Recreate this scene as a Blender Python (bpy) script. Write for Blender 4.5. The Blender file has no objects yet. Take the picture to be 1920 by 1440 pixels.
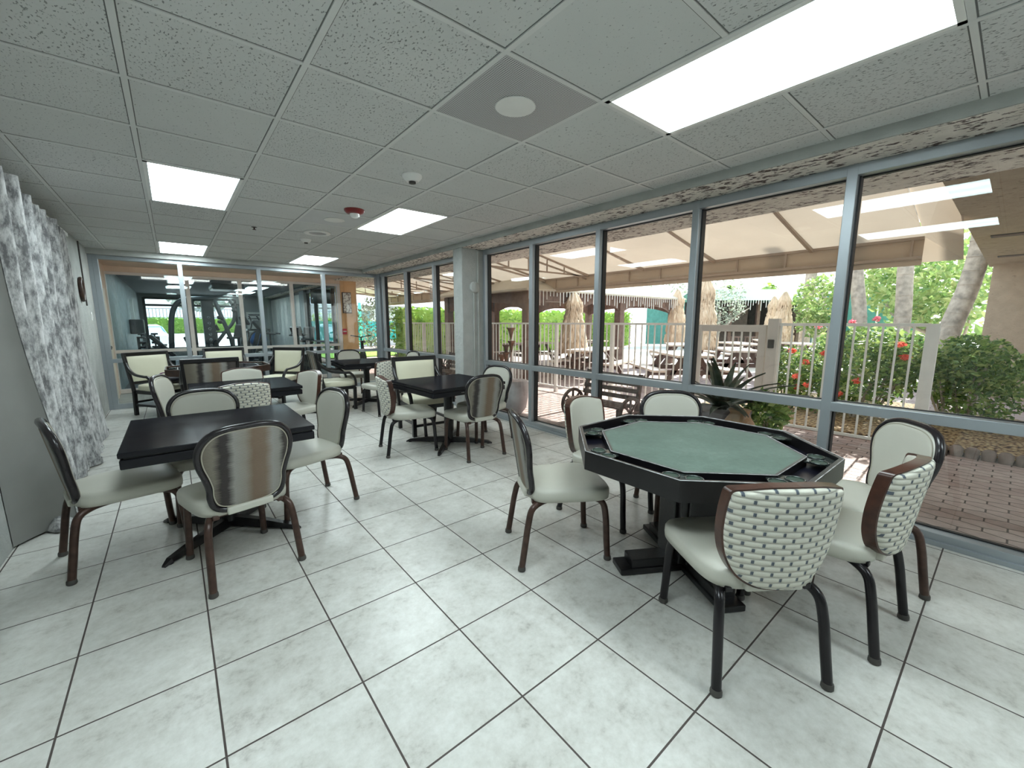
import bpy, math, random
from mathutils import Vector, Matrix
random.seed(7)
sc = bpy.context.scene
COL = sc.collection
PI = math.pi
CEIL = 2.47

# ------------------------------------------------------------------ materials
def new_mat(name):
    m = bpy.data.materials.new(name); m.use_nodes = True
    nt = m.node_tree; nt.nodes.clear()
    out = nt.nodes.new('ShaderNodeOutputMaterial')
    return m, nt, out
def N(nt, typ, **kw):
    n = nt.nodes.new(typ)
    for k, v in kw.items():
        if k.startswith('i_'):
            key = k[2:].replace('_', ' ')
            n.inputs[key].default_value = v
        else: setattr(n, k, v)
    return n
def L(nt, a, b): nt.links.new(a, b)
def c4(c): return (c[0], c[1], c[2], 1.0)
def M(nt, op, a, b=None, c=None):
    n = nt.nodes.new('ShaderNodeMath'); n.operation = op
    for k, v in enumerate((a, b, c)):
        if v is None: continue
        if isinstance(v, (int, float)): n.inputs[k].default_value = v
        else: nt.links.new(v, n.inputs[k])
    return n.outputs[0]
def ramp(nt, fac, stops, interp='LINEAR'):
    n = nt.nodes.new('ShaderNodeValToRGB'); cr = n.color_ramp; cr.interpolation = interp
    while len(cr.elements) > 1: cr.elements.remove(cr.elements[-1])
    cr.elements[0].position = stops[0][0]; cr.elements[0].color = c4(stops[0][1])
    for p, c in stops[1:]:
        e = cr.elements.new(p); e.color = c4(c)
    nt.links.new(fac, n.inputs[0]); return n.outputs[0]
def mixc(nt, fac, a, b):
    n = nt.nodes.new('ShaderNodeMix'); n.data_type = 'RGBA'
    for idx, v in ((0, fac), (6, a), (7, b)):
        if isinstance(v, (int, float)): n.inputs[idx].default_value = v
        elif isinstance(v, tuple): n.inputs[idx].default_value = c4(v)
        else: nt.links.new(v, n.inputs[idx])
    return n.outputs[2]
def noise(nt, vec, scale, detail=3, rough=0.5):
    n = N(nt, 'ShaderNodeTexNoise', i_Scale=scale, i_Detail=detail, i_Roughness=rough)
    if vec is not None: L(nt, vec, n.inputs['Vector'])
    return n.outputs['Fac']
def pos(nt): return nt.nodes.new('ShaderNodeNewGeometry').outputs['Position']
def objc(nt): return nt.nodes.new('ShaderNodeTexCoord').outputs['Object']
def sep(nt, v):
    n = nt.nodes.new('ShaderNodeSeparateXYZ'); L(nt, v, n.inputs[0]); return n.outputs
def comb(nt, x, y, z=0.0):
    n = nt.nodes.new('ShaderNodeCombineXYZ')
    for k, v in enumerate((x, y, z)):
        if isinstance(v, (int, float)): n.inputs[k].default_value = v
        else: L(nt, v, n.inputs[k])
    return n.outputs[0]
def bump(nt, h, strength=0.3, dist=0.01):
    n = N(nt, 'ShaderNodeBump', i_Strength=strength, i_Distance=dist)
    L(nt, h, n.inputs['Height']); return n.outputs[0]
def simple(name, col, rough=0.5, metal=0.0, var=0.12, vscale=6.0, bmp=0.0, bscale=80.0, coat=0.0, spec=0.5, world=False):
    m, nt, out = new_mat(name)
    p = N(nt, 'ShaderNodeBsdfPrincipled', i_Roughness=rough, i_Metallic=metal)
    p.inputs['Specular IOR Level'].default_value = spec
    if coat: p.inputs['Coat Weight'].default_value = coat
    v = pos(nt) if world else objc(nt)
    f = noise(nt, v, vscale, 4)
    lo = tuple(max(0, x * (1 - var)) for x in col); hi = tuple(min(1, x * (1 + var)) for x in col)
    L(nt, ramp(nt, f, [(0.3, lo), (0.7, hi)]), p.inputs['Base Color'])
    if bmp: L(nt, bump(nt, noise(nt, v, bscale, 4), bmp, 0.01), p.inputs['Normal'])
    L(nt, p.outputs[0], out.inputs[0]); return m
def emis(name, col, s):
    m, nt, out = new_mat(name)
    e = N(nt, 'ShaderNodeEmission', i_Color=c4(col), i_Strength=s); L(nt, e.outputs[0], out.inputs[0]); return m

MT = {}
MT['black_wood'] = simple('black_wood', (0.007, 0.006, 0.007), 0.3, var=0.3, vscale=14, bmp=0.05, bscale=60)
MT['table_black'] = simple('table_black', (0.010, 0.010, 0.013), 0.17, var=0.35, vscale=9, spec=0.12)
MT['frame_black'] = simple('frame_black', (0.016, 0.013, 0.015), 0.22, var=0.2)
MT['red_wood'] = simple('red_wood', (0.055, 0.02, 0.012), 0.3, var=0.4, vscale=20)
MT['leg_brown'] = simple('leg_brown', (0.06, 0.032, 0.024), 0.32, metal=0.3, var=0.3, vscale=25)
MT['leg_black'] = simple('leg_black', (0.012, 0.01, 0.012), 0.25, metal=0.3, var=0.2)
MT['vinyl'] = simple('vinyl', (0.52, 0.51, 0.445), 0.42, var=0.05, vscale=3, bmp=0.06, bscale=220)
MT['vinyl_cream'] = simple('vinyl_cream', (0.64, 0.62, 0.48), 0.42, var=0.05, vscale=3, bmp=0.06, bscale=220)
MT['piping'] = simple('piping', (0.40, 0.37, 0.30), 0.5)
MT['rubber'] = simple('rubber', (0.06, 0.055, 0.05), 0.6)
MT['alu'] = simple('alu', (0.36, 0.395, 0.42), 0.38, metal=0.55, var=0.06, vscale=3, bmp=0.02, bscale=300)
MT['gasket'] = simple('gasket', (0.008, 0.008, 0.009), 0.5)
MT['white_metal'] = simple('white_metal', (0.84, 0.82, 0.79), 0.45, var=0.05)
MT['gate_metal'] = simple('gate_metal', (0.62, 0.57, 0.53), 0.45, var=0.05)
MT['peach'] = simple('peach', (0.78, 0.60, 0.48), 0.85, var=0.08, vscale=5, bmp=0.4, bscale=40)
MT['orange'] = simple('orange', (0.78, 0.47, 0.24), 0.9, var=0.1, vscale=5, bmp=0.5, bscale=35)
MT['door_peach'] = simple('door_peach', (0.80, 0.70, 0.60), 0.6, var=0.04)
MT['brass'] = simple('brass', (0.10, 0.05, 0.04), 0.35, metal=0.8)
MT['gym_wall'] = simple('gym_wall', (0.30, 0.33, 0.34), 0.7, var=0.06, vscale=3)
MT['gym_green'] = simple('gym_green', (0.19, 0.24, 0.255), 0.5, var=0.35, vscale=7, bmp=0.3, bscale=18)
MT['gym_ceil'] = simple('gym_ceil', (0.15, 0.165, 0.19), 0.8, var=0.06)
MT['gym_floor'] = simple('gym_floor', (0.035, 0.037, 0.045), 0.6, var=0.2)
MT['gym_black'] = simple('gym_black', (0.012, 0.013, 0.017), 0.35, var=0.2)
MT['gym_grey'] = simple('gym_grey', (0.05, 0.06, 0.07), 0.35, metal=0.4)
MT['steel'] = simple('steel', (0.6, 0.62, 0.65), 0.25, metal=0.9)
MT['blue_ball'] = simple('blue_ball', (0.02, 0.13, 0.42), 0.35)
MT['white'] = simple('white', (0.75, 0.75, 0.73), 0.5, var=0.03)
MT['white_plastic'] = simple('white_plastic', (0.86, 0.86, 0.84), 0.4, var=0.03)
MT['red_plastic'] = simple('red_plastic', (0.22, 0.015, 0.015), 0.3)
MT['alarm_red'] = simple('alarm_red', (0.6, 0.05, 0.08), 0.4)
MT['clear'] = simple('clear', (0.8, 0.8, 0.78), 0.08, coat=0.5)
MT['dark_wood'] = simple('dark_wood', (0.045, 0.02, 0.012), 0.35, var=0.4, vscale=18)
MT['brown_wood'] = simple('brown_wood', (0.16, 0.095, 0.075), 0.7, var=0.25, vscale=10, bmp=0.2, bscale=40)
MT['bench_wood'] = simple('bench_wood', (0.14, 0.095, 0.085), 0.7, var=0.3, vscale=12, bmp=0.2, bscale=50)
MT['picnic_top'] = simple('picnic_top', (0.55, 0.45, 0.38), 0.7, var=0.15, vscale=9)
MT['picnic_leg'] = simple('picnic_leg', (0.10, 0.06, 0.05), 0.7, var=0.2)
MT['bark'] = simple('bark', (0.36, 0.31, 0.26), 0.9, var=0.35, vscale=9, bmp=0.6, bscale=22)
MT['stone'] = simple('stone', (0.22, 0.17, 0.15), 0.9, var=0.25, vscale=12, bmp=0.5, bscale=30)
MT['lattice'] = simple('lattice', (0.7, 0.72, 0.68), 0.6)
MT['rust'] = simple('rust', (0.20, 0.10, 0.06), 0.6, metal=0.4, var=0.4, vscale=15)
MT['terracotta'] = simple('terracotta', (0.30, 0.17, 0.09), 0.8, var=0.3, vscale=8)
MT['grey_pot'] = simple('grey_pot', (0.20, 0.16, 0.17), 0.7, var=0.2)
MT['mauve_pot'] = simple('mauve_pot', (0.55, 0.48, 0.50), 0.7, var=0.08, vscale=14)
MT['teal'] = simple('teal', (0.08, 0.26, 0.22), 0.8, var=0.15)
MT['teal_dark'] = simple('teal_dark', (0.05, 0.16, 0.11), 0.8, var=0.15)
MT['cyan'] = simple('cyan', (0.03, 0.42, 0.58), 0.7, var=0.08)
MT['cyan_post'] = simple('cyan_post', (0.18, 0.75, 0.72), 0.6)
MT['car_paint'] = simple('car_paint', (0.75, 0.78, 0.80), 0.25, coat=0.6)
MT['car_glass'] = simple('car_glass', (0.12, 0.25, 0.28), 0.1)
MT['tyre'] = simple('tyre', (0.02, 0.02, 0.02), 0.7)
MT['house'] = simple('house', (0.65, 0.68, 0.72), 0.8)
MT['roof_tile'] = simple('roof_tile', (0.42, 0.44, 0.48), 0.8)
MT['roof_light'] = simple('roof_light', (0.50, 0.45, 0.37), 0.8, var=0.05)
MT['tiki_dark'] = simple('tiki_dark', (0.055, 0.035, 0.028), 0.8, var=0.4, vscale=8)
MT['icicle'] = simple('icicle', (0.85, 0.85, 0.82), 0.4)
MT['grass'] = simple('grass', (0.22, 0.42, 0.05), 0.9, var=0.35, vscale=10, bmp=0.5, bscale=60, world=True)
MT['concrete'] = simple('concrete', (0.62, 0.57, 0.52), 0.85, var=0.08, vscale=1.5, world=True)
MT['purple'] = simple('purple', (0.16, 0.03, 0.14), 0.6)
MT['bag'] = simple('bag', (0.02, 0.018, 0.024), 0.5, var=0.4, vscale=12)
MT['screen'] = simple('screen', (0.006, 0.006, 0.007), 0.15)
MT['blind'] = simple('blind', (0.62, 0.63, 0.60), 0.7)
MT['tray_dark'] = simple('tray_dark', (0.006, 0.006, 0.012), 0.3)
MT['cup_metal'] = simple('cup_metal', (0.07, 0.085, 0.08), 0.15, metal=0.6)
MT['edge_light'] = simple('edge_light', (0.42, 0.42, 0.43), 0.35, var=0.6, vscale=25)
MT['cup_dark'] = simple('cup_dark', (0.02, 0.045, 0.032), 0.5)
MT['edge_wear'] = simple('edge_wear', (0.16, 0.155, 0.16), 0.45, var=0.5, vscale=30)

def lacquer(name, col, rough, lo, hi):
    m, nt, out = new_mat(name)
    d = N(nt, 'ShaderNodeBsdfDiffuse', i_Color=c4(col)); g = N(nt, 'ShaderNodeBsdfGlossy')
    L(nt, M(nt, 'ADD', rough, M(nt, 'MULTIPLY', noise(nt, objc(nt), 7, 4), 0.12)), g.inputs['Roughness'])
    lw = nt.nodes.new('ShaderNodeLayerWeight'); lw.inputs[0].default_value = 0.25
    mx = nt.nodes.new('ShaderNodeMixShader'); L(nt, M(nt, 'ADD', lo, M(nt, 'MULTIPLY', lw.outputs['Facing'], hi)), mx.inputs[0])
    L(nt, d.outputs[0], mx.inputs[1]); L(nt, g.outputs[0], mx.inputs[2]); L(nt, mx.outputs[0], out.inputs[0]); return m
MT['table_black'] = lacquer('table_lacquer', (0.012, 0.012, 0.015), 0.10, 0.02, 0.11)
def stucco(name, col, fleck=None, bs=28, strength=0.8, thr=(0.55, 0.62)):
    m, nt, out = new_mat(name)
    p = N(nt, 'ShaderNodeBsdfPrincipled', i_Roughness=0.9); v = pos(nt)
    a = noise(nt, v, bs, 6, 0.65); b = noise(nt, v, bs * 0.25, 3)
    base = ramp(nt, b, [(0.3, tuple(x * 0.9 for x in col)), (0.7, tuple(min(1, x * 1.08) for x in col))])
    if fleck:
        mp = N(nt, 'ShaderNodeMapping'); mp.inputs['Scale'].default_value = (1.0, 0.45, 1.0); L(nt, v, mp.inputs[0])
        f = noise(nt, mp.outputs[0], 34, 4, 0.6)
        g = noise(nt, v, 1.7, 2)
        f2 = M(nt, 'ADD', f, M(nt, 'MULTIPLY', M(nt, 'SUBTRACT', g, 0.5), 0.22))
        base = mixc(nt, ramp(nt, f2, [(thr[0], (0, 0, 0)), (thr[1], (1, 1, 1))]), base, fleck)
    L(nt, base, p.inputs['Base Color'])
    L(nt, bump(nt, a, strength, 0.02), p.inputs['Normal'])
    L(nt, p.outputs[0], out.inputs[0]); return m
MT['wall_stucco'] = stucco('wall_stucco', (0.43, 0.445, 0.43), bs=20, strength=0.8)
MT['soffit_stucco'] = stucco('soffit_stucco', (0.90, 0.86, 0.79), (0.12, 0.09, 0.08), bs=30, strength=0.9, thr=(0.545, 0.60))
MT['beam_paint'] = stucco('beam_paint', (0.42, 0.43, 0.41), bs=20, strength=0.3)
MT['wing_stucco'] = stucco('wing_stucco', (0.40, 0.31, 0.23), (0.20, 0.14, 0.11), bs=30, strength=0.8, thr=(0.66, 0.74))
MT['wing_soffit'] = stucco('wing_soffit', (0.42, 0.34, 0.25), (0.15, 0.11, 0.08), bs=30, strength=0.8, thr=(0.62, 0.70))

def floor_mat():
    m, nt, out = new_mat('floor_tile')
    p = N(nt, 'ShaderNodeBsdfPrincipled')
    v = pos(nt); s = sep(nt, v)
    T = 0.437
    fx = M(nt, 'DIVIDE', M(nt, 'SUBTRACT', s[0], 0.8807), T); fy = M(nt, 'DIVIDE', M(nt, 'SUBTRACT', s[1], 1.0128), T)
    def edge(f):
        fr = M(nt, 'FRACT', f); return M(nt, 'MULTIPLY', M(nt, 'MINIMUM', fr, M(nt, 'SUBTRACT', 1.0, fr)), T)
    d = M(nt, 'MINIMUM', edge(fx), edge(fy))
    grout = M(nt, 'LESS_THAN', d, 0.0034)
    cell = comb(nt, M(nt, 'FLOOR', fx), M(nt, 'FLOOR', fy))
    wn = N(nt, 'ShaderNodeTexWhiteNoise'); L(nt, cell, wn.inputs['Vector'])
    off = N(nt, 'ShaderNodeVectorMath', operation='MULTIPLY_ADD')
    L(nt, wn.outputs['Color'], off.inputs[0]); off.inputs[1].default_value = (9, 9, 9); L(nt, v, off.inputs[2])
    w = off.outputs[0]
    a = noise(nt, w, 9, 6, 0.62); b = noise(nt, w, 38, 5, 0.7)
    mm = M(nt, 'ADD', M(nt, 'MULTIPLY', a, 0.6), M(nt, 'MULTIPLY', b, 0.4))
    colr = ramp(nt, mm, [(0.30, (0.36, 0.345, 0.315)), (0.44, (0.57, 0.56, 0.52)), (0.6, (0.68, 0.675, 0.64)), (0.75, (0.75, 0.75, 0.73))])
    L(nt, mixc(nt, grout, colr, (0.07, 0.055, 0.05)), p.inputs['Base Color'])
    rr = M(nt, 'ADD', M(nt, 'MULTIPLY', grout, 0.4), M(nt, 'ADD', 0.25, M(nt, 'MULTIPLY', b, 0.12)))
    L(nt, rr, p.inputs['Roughness'])
    h = M(nt, 'ADD', M(nt, 'MULTIPLY', M(nt, 'MINIMUM', d, 0.006), 120.0), M(nt, 'MULTIPLY', a, 0.25))
    L(nt, bump(nt, h, 0.25, 0.004), p.inputs['Normal'])
    L(nt, p.outputs[0], out.inputs[0]); return m
MT['floor'] = floor_mat()

def ceil_mat():
    m, nt, out = new_mat('ceiling_tile')
    p = N(nt, 'ShaderNodeBsdfPrincipled', i_Roughness=0.95)
    v = pos(nt); s = sep(nt, v)
    fx = M(nt, 'DIVIDE', M(nt, 'ADD', s[0], 0.06), 0.61); fy = M(nt, 'DIVIDE', M(nt, 'SUBTRACT', s[1], 0.236), 0.61)
    cell = comb(nt, M(nt, 'FLOOR', fx), M(nt, 'FLOOR', fy))
    wn = N(nt, 'ShaderNodeTexWhiteNoise'); L(nt, cell, wn.inputs['Vector'])
    off = N(nt, 'ShaderNodeVectorMath', operation='MULTIPLY_ADD')
    L(nt, wn.outputs['Color'], off.inputs[0]); off.inputs[1].default_value = (5, 5, 5); L(nt, v, off.inputs[2])
    mp = N(nt, 'ShaderNodeMapping'); mp.inputs['Scale'].default_value = (1.0, 0.55, 1.0); mp.inputs['Rotation'].default_value = (0, 0, 0.5)
    L(nt, off.outputs[0], mp.inputs[0])
    f = noise(nt, mp.outputs[0], 120, 3, 0.5)
    thr = M(nt, 'ADD', 0.595, M(nt, 'MULTIPLY', wn.outputs['Value'], 0.065))
    pit = M(nt, 'MULTIPLY', M(nt, 'SUBTRACT', f, thr), 22.0)
    pit = M(nt, 'MINIMUM', M(nt, 'MAXIMUM', pit, 0.0), 1.0)
    tone = mixc(nt, noise(nt, v, 2.2, 3), (0.62, 0.635, 0.63), (0.71, 0.72, 0.71))
    def ed(f):
        fr = M(nt, 'FRACT', f); return M(nt, 'MULTIPLY', M(nt, 'MINIMUM', fr, M(nt, 'SUBTRACT', 1.0, fr)), 0.61)
    bar_shadow = M(nt, 'LESS_THAN', M(nt, 'MINIMUM', ed(fx), ed(fy)), 0.0165)  # shadow line beside the T-bars, painted into the tile colour
    L(nt, mixc(nt, bar_shadow, mixc(nt, pit, tone, (0.27, 0.28, 0.28)), (0.16, 0.165, 0.16)), p.inputs['Base Color'])
    L(nt, bump(nt, M(nt, 'SUBTRACT', 1.0, pit), 0.5, 0.004), p.inputs['Normal'])
    L(nt, p.outputs[0], out.inputs[0]); return m
MT['ceiling'] = ceil_mat()

def glass_mat(name='window_glass', tint=(0.93, 0.96, 0.95), gain=1.0):
    m, nt, out = new_mat(name)
    g = nt.nodes.new('ShaderNodeNewGeometry')
    ior = M(nt, 'ADD', 1.5, M(nt, 'MULTIPLY', g.outputs['Backfacing'], 1.0 / 1.5 - 1.5))
    fr = nt.nodes.new('ShaderNodeFresnel'); L(nt, ior, fr.inputs['IOR'])
    t = N(nt, 'ShaderNodeBsdfTransparent', i_Color=c4(tint)); gl = N(nt, 'ShaderNodeBsdfGlossy', i_Roughness=0.0)
    mx = nt.nodes.new('ShaderNodeMixShader'); L(nt, M(nt, 'MULTIPLY', fr.outputs[0], gain), mx.inputs[0])
    L(nt, t.outputs[0], mx.inputs[1]); L(nt, gl.outputs[0], mx.inputs[2]); L(nt, mx.outputs[0], out.inputs[0]); return m
MT['glass'] = glass_mat()
MT['glass2'] = glass_mat('gym_glass', (0.87, 0.92, 0.94))

def stripe_mat():
    m, nt, out = new_mat('striped_weave')
    p = N(nt, 'ShaderNodeBsdfPrincipled', i_Roughness=0.65)
    v = objc(nt); s = sep(nt, v)
    jit = noise(nt, comb(nt, M(nt, 'MULTIPLY', s[0], 2.0), 0.0, M(nt, 'MULTIPLY', s[2], 190.0)), 1.0, 2)
    wav = noise(nt, comb(nt, 0.0, 0.0, M(nt, 'MULTIPLY', s[2], 9.0)), 1.0, 2)
    x = M(nt, 'ADD', M(nt, 'ADD', M(nt, 'MULTIPLY', s[0], 2.35), 0.5), M(nt, 'ADD', M(nt, 'MULTIPLY', M(nt, 'SUBTRACT', jit, 0.5), 0.08), M(nt, 'MULTIPLY', M(nt, 'SUBTRACT', wav, 0.5), 0.14)))
    c = ramp(nt, x, [(0.0, (0.140, 0.122, 0.091)), (0.13, (0.190, 0.172, 0.135)), (0.2, (0.025, 0.020, 0.018)), (0.27, (0.028, 0.022, 0.021)), (0.34, (0.286, 0.280, 0.255)), (0.46, (0.255, 0.237, 0.200)),
                     (0.54, (0.178, 0.123, 0.080)), (0.68, (0.193, 0.138, 0.095)), (0.77, (0.300, 0.294, 0.270)), (0.85, (0.257, 0.251, 0.226)), (0.91, (0.035, 0.029, 0.026)), (1.0, (0.063, 0.051, 0.045))])
    rib = M(nt, 'ABSOLUTE', M(nt, 'SINE', M(nt, 'MULTIPLY', s[2], 420.0)))
    c = mixc(nt, M(nt, 'MULTIPLY', M(nt, 'LESS_THAN', rib, 0.3), 0.4), c, (0.04, 0.035, 0.03))
    L(nt, c, p.inputs['Base Color']); L(nt, bump(nt, rib, 0.5, 0.003), p.inputs['Normal'])
    L(nt, p.outputs[0], out.inputs[0]); return m
MT['stripe'] = stripe_mat()

def weave_mat():
    m, nt, out = new_mat('basket_weave')
    p = N(nt, 'ShaderNodeBsdfPrincipled', i_Roughness=0.75)
    v = objc(nt); s = sep(nt, v)
    W, H = 0.064, 0.0235
    row = M(nt, 'DIVIDE', s[2], H); ri = M(nt, 'FLOOR', row); fz = M(nt, 'FRACT', row)
    par = M(nt, 'FRACT', M(nt, 'MULTIPLY', ri, 0.5))
    fx = M(nt, 'FRACT', M(nt, 'ADD', M(nt, 'DIVIDE', s[0], W), M(nt, 'ADD', par, M(nt, 'MULTIPLY', ri, 0.04))))
    dx = M(nt, 'MINIMUM', fx, M(nt, 'SUBTRACT', 1.0, fx)); dz = M(nt, 'MINIMUM', fz, M(nt, 'SUBTRACT', 1.0, fz))
    dot = M(nt, 'MULTIPLY', M(nt, 'LESS_THAN', dx, 0.075), M(nt, 'GREATER_THAN', dz, 0.2))
    ex = M(nt, 'SUBTRACT', 1.0, M(nt, 'POWER', M(nt, 'SUBTRACT', 1.0, M(nt, 'MULTIPLY', dx, 2.0)), 3.0))
    ez = M(nt, 'SUBTRACT', 1.0, M(nt, 'POWER', M(nt, 'SUBTRACT', 1.0, M(nt, 'MULTIPLY', dz, 2.0)), 2.0))
    h = M(nt, 'MULTIPLY', ex, ez)
    th = noise(nt, v, 300, 2)
    c = mixc(nt, M(nt, 'MINIMUM', M(nt, 'MULTIPLY', h, 1.6), 1.0), (0.40, 0.385, 0.33), (0.66, 0.65, 0.57))
    c = mixc(nt, dot, c, (0.10, 0.12, 0.15))
    L(nt, c, p.inputs['Base Color'])
    L(nt, bump(nt, M(nt, 'ADD', h, M(nt, 'MULTIPLY', th, 0.15)), 0.9, 0.006), p.inputs['Normal'])
    L(nt, p.outputs[0], out.inputs[0]); return m
MT['weave'] = weave_mat()

def velvet_mat(name, a, b):
    m, nt, out = new_mat(name)
    p = N(nt, 'ShaderNodeBsdfPrincipled', i_Roughness=0.7)
    p.inputs['Sheen Weight'].default_value = 0.3
    v = pos(nt); s = sep(nt, v)
    q = comb(nt, M(nt, 'MULTIPLY', s[0], 3.0), M(nt, 'MULTIPLY', s[1], 3.0), M(nt, 'MULTIPLY', s[2], 1.2))
    f = noise(nt, q, 6.5, 7, 0.72)
    L(nt, ramp(nt, f, [(0.40, a), (0.60, b)]), p.inputs['Base Color'])
    L(nt, bump(nt, f, 0.25, 0.01), p.inputs['Normal'])
    L(nt, p.outputs[0], out.inputs[0]); return m
MT['velvet'] = velvet_mat('crushed_velvet', (0.13, 0.13, 0.135), (0.60, 0.60, 0.60))
MT['lining'] = simple('lining', (0.27, 0.27, 0.26), 0.8, var=0.05)

def felt_mat():
    m, nt, out = new_mat('green_felt')
    p = N(nt, 'ShaderNodeBsdfPrincipled', i_Roughness=0.85); v = pos(nt)
    f = M(nt, 'ADD', M(nt, 'MULTIPLY', noise(nt, v, 4.5, 5, 0.6), 0.6), M(nt, 'MULTIPLY', noise(nt, v, 45, 4, 0.7), 0.4))
    L(nt, ramp(nt, f, [(0.36, (0.045, 0.085, 0.062)), (0.52, (0.066, 0.115, 0.088)), (0.66, (0.10, 0.155, 0.125))]), p.inputs['Base Color'])
    p.inputs['Sheen Weight'].default_value = 0.25
    L(nt, p.outputs[0], out.inputs[0]); return m
MT['felt'] = felt_mat()

def paver_mat():
    m, nt, out = new_mat('pavers')
    p = N(nt, 'ShaderNodeBsdfPrincipled', i_Roughness=0.85); v = pos(nt)
    s = sep(nt, v)
    par = M(nt, 'FRACT', M(nt, 'MULTIPLY', M(nt, 'ROUND', M(nt, 'DIVIDE', s[0], 0.11)), 0.5))
    tri = M(nt, 'SUBTRACT', M(nt, 'MULTIPLY', M(nt, 'ABSOLUTE', M(nt, 'SUBTRACT', M(nt, 'FRACT', M(nt, 'ADD', M(nt, 'DIVIDE', s[1], 0.22), par)), 0.5)), 4.0), 1.0)
    q = comb(nt, s[1], M(nt, 'ADD', s[0], M(nt, 'MULTIPLY', tri, 0.016)))
    b = N(nt, 'ShaderNodeTexBrick', i_Scale=1.0); b.offset = 0.5
    b.inputs['Brick Width'].default_value = 0.22; b.inputs['Row Height'].default_value = 0.11
    b.inputs['Mortar Size'].default_value = 0.006; b.inputs['Mortar Smooth'].default_value = 0.4
    b.inputs['Color1'].default_value = (0.40, 0.285, 0.265, 1); b.inputs['Color2'].default_value = (0.50, 0.39, 0.365, 1); b.inputs['Mortar'].default_value = (0.09, 0.065, 0.06, 1)
    L(nt, q, b.inputs['Vector'])
    f = noise(nt, v, 14, 4)
    mc = N(nt, 'ShaderNodeMix', data_type='RGBA', blend_type='MULTIPLY'); mc.inputs[0].default_value = 0.5
    L(nt, b.outputs['Color'], mc.inputs[6]); L(nt, ramp(nt, f, [(0.3, (0.6, 0.6, 0.6)), (0.7, (1, 1, 1))]), mc.inputs[7])
    L(nt, mc.outputs[2], p.inputs['Base Color'])
    L(nt, bump(nt, M(nt, 'SUBTRACT', 1.0, b.outputs['Fac']), 0.6, 0.01), p.inputs['Normal'])
    L(nt, p.outputs[0], out.inputs[0]); return m
MT['paver'] = paver_mat()

def mulch_mat():
    m, nt, out = new_mat('mulch')
    p = N(nt, 'ShaderNodeBsdfPrincipled', i_Roughness=0.95); v = pos(nt)
    vo = N(nt, 'ShaderNodeTexVoronoi', i_Scale=28.0); L(nt, v, vo.inputs['Vector'])
    L(nt, ramp(nt, vo.outputs['Distance'], [(0.1, (0.62, 0.50, 0.30)), (0.5, (0.36, 0.24, 0.13)), (0.8, (0.07, 0.04, 0.03))]), p.inputs['Base Color'])
    L(nt, bump(nt, vo.outputs['Distance'], 1.0, 0.03), p.inputs['Normal'])
    L(nt, p.outputs[0], out.inputs[0]); return m
MT['mulch'] = mulch_mat()

def leaf_mat(name, cols, transl=0.35):
    m, nt, out = new_mat(name)
    g = nt.nodes.new('ShaderNodeNewGeometry')
    c = ramp(nt, g.outputs['Random Per Island'], [(k / max(1, len(cols) - 1), col) for k, col in enumerate(cols)])
    d = N(nt, 'ShaderNodeBsdfPrincipled', i_Roughness=0.45); L(nt, c, d.inputs['Base Color'])
    t = nt.nodes.new('ShaderNodeBsdfTranslucent'); L(nt, c, t.inputs[0])
    mx = nt.nodes.new('ShaderNodeMixShader'); mx.inputs[0].default_value = transl
    L(nt, d.outputs[0], mx.inputs[1]); L(nt, t.outputs[0], mx.inputs[2]); L(nt, mx.outputs[0], out.inputs[0]); return m
MT['leaf_hedge'] = leaf_mat('leaf_hedge', [(0.10, 0.22, 0.03), (0.24, 0.42, 0.05), (0.42, 0.58, 0.12)])
MT['leaf_shrub'] = leaf_mat('leaf_shrub', [(0.05, 0.12, 0.03), (0.16, 0.28, 0.06), (0.38, 0.45, 0.14)])
MT['leaf_light'] = leaf_mat('leaf_light', [(0.14, 0.26, 0.07), (0.30, 0.42, 0.12), (0.5, 0.55, 0.25)])
MT['leaf_grey'] = leaf_mat('leaf_grey', [(0.18, 0.22, 0.15), (0.35, 0.40, 0.30), (0.55, 0.55, 0.48)])
MT['leaf_dark'] = leaf_mat('leaf_dark', [(0.025, 0.045, 0.03), (0.04, 0.065, 0.04), (0.08, 0.07, 0.045)], 0.2)
MT['flower_red'] = leaf_mat('flower_red', [(0.75, 0.09, 0.06), (0.8, 0.2, 0.12)])
MT['flower_pink'] = leaf_mat('flower_pink', [(0.8, 0.12, 0.2), (0.85, 0.3, 0.35)])
def thatch_mat():
    m, nt, out = new_mat('thatch')
    p = N(nt, 'ShaderNodeBsdfPrincipled', i_Roughness=0.9); v = objc(nt); s = sep(nt, v)
    ang = M(nt, 'ARCTAN2', s[1], s[0])
    f = noise(nt, comb(nt, M(nt, 'MULTIPLY', ang, 9.0), 0.0, M(nt, 'MULTIPLY', s[2], 3.0)), 1.6, 5, 0.7)
    L(nt, ramp(nt, f, [(0.3, (0.34, 0.20, 0.12)), (0.5, (0.66, 0.49, 0.34)), (0.7, (0.80, 0.67, 0.52))]), p.inputs['Base Color'])
    L(nt, bump(nt, f, 0.8, 0.03), p.inputs['Normal']); L(nt, p.outputs[0], out.inputs[0]); return m
MT['thatch'] = thatch_mat()
def canvas_mat():
    m, nt, out = new_mat('awning_canvas')
    v = pos(nt)
    c = ramp(nt, noise(nt, v, 1.2, 4), [(0.3, (0.44, 0.36, 0.285)), (0.7, (0.50, 0.41, 0.325))])
    d = N(nt, 'ShaderNodeBsdfDiffuse'); L(nt, c, d.inputs[0]); t = nt.nodes.new('ShaderNodeBsdfTranslucent'); L(nt, c, t.inputs[0])
    mx = nt.nodes.new('ShaderNodeMixShader'); mx.inputs[0].default_value = 0.24
    L(nt, d.outputs[0], mx.inputs[1]); L(nt, t.outputs[0], mx.inputs[2]); L(nt, mx.outputs[0], out.inputs[0]); return m
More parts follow.
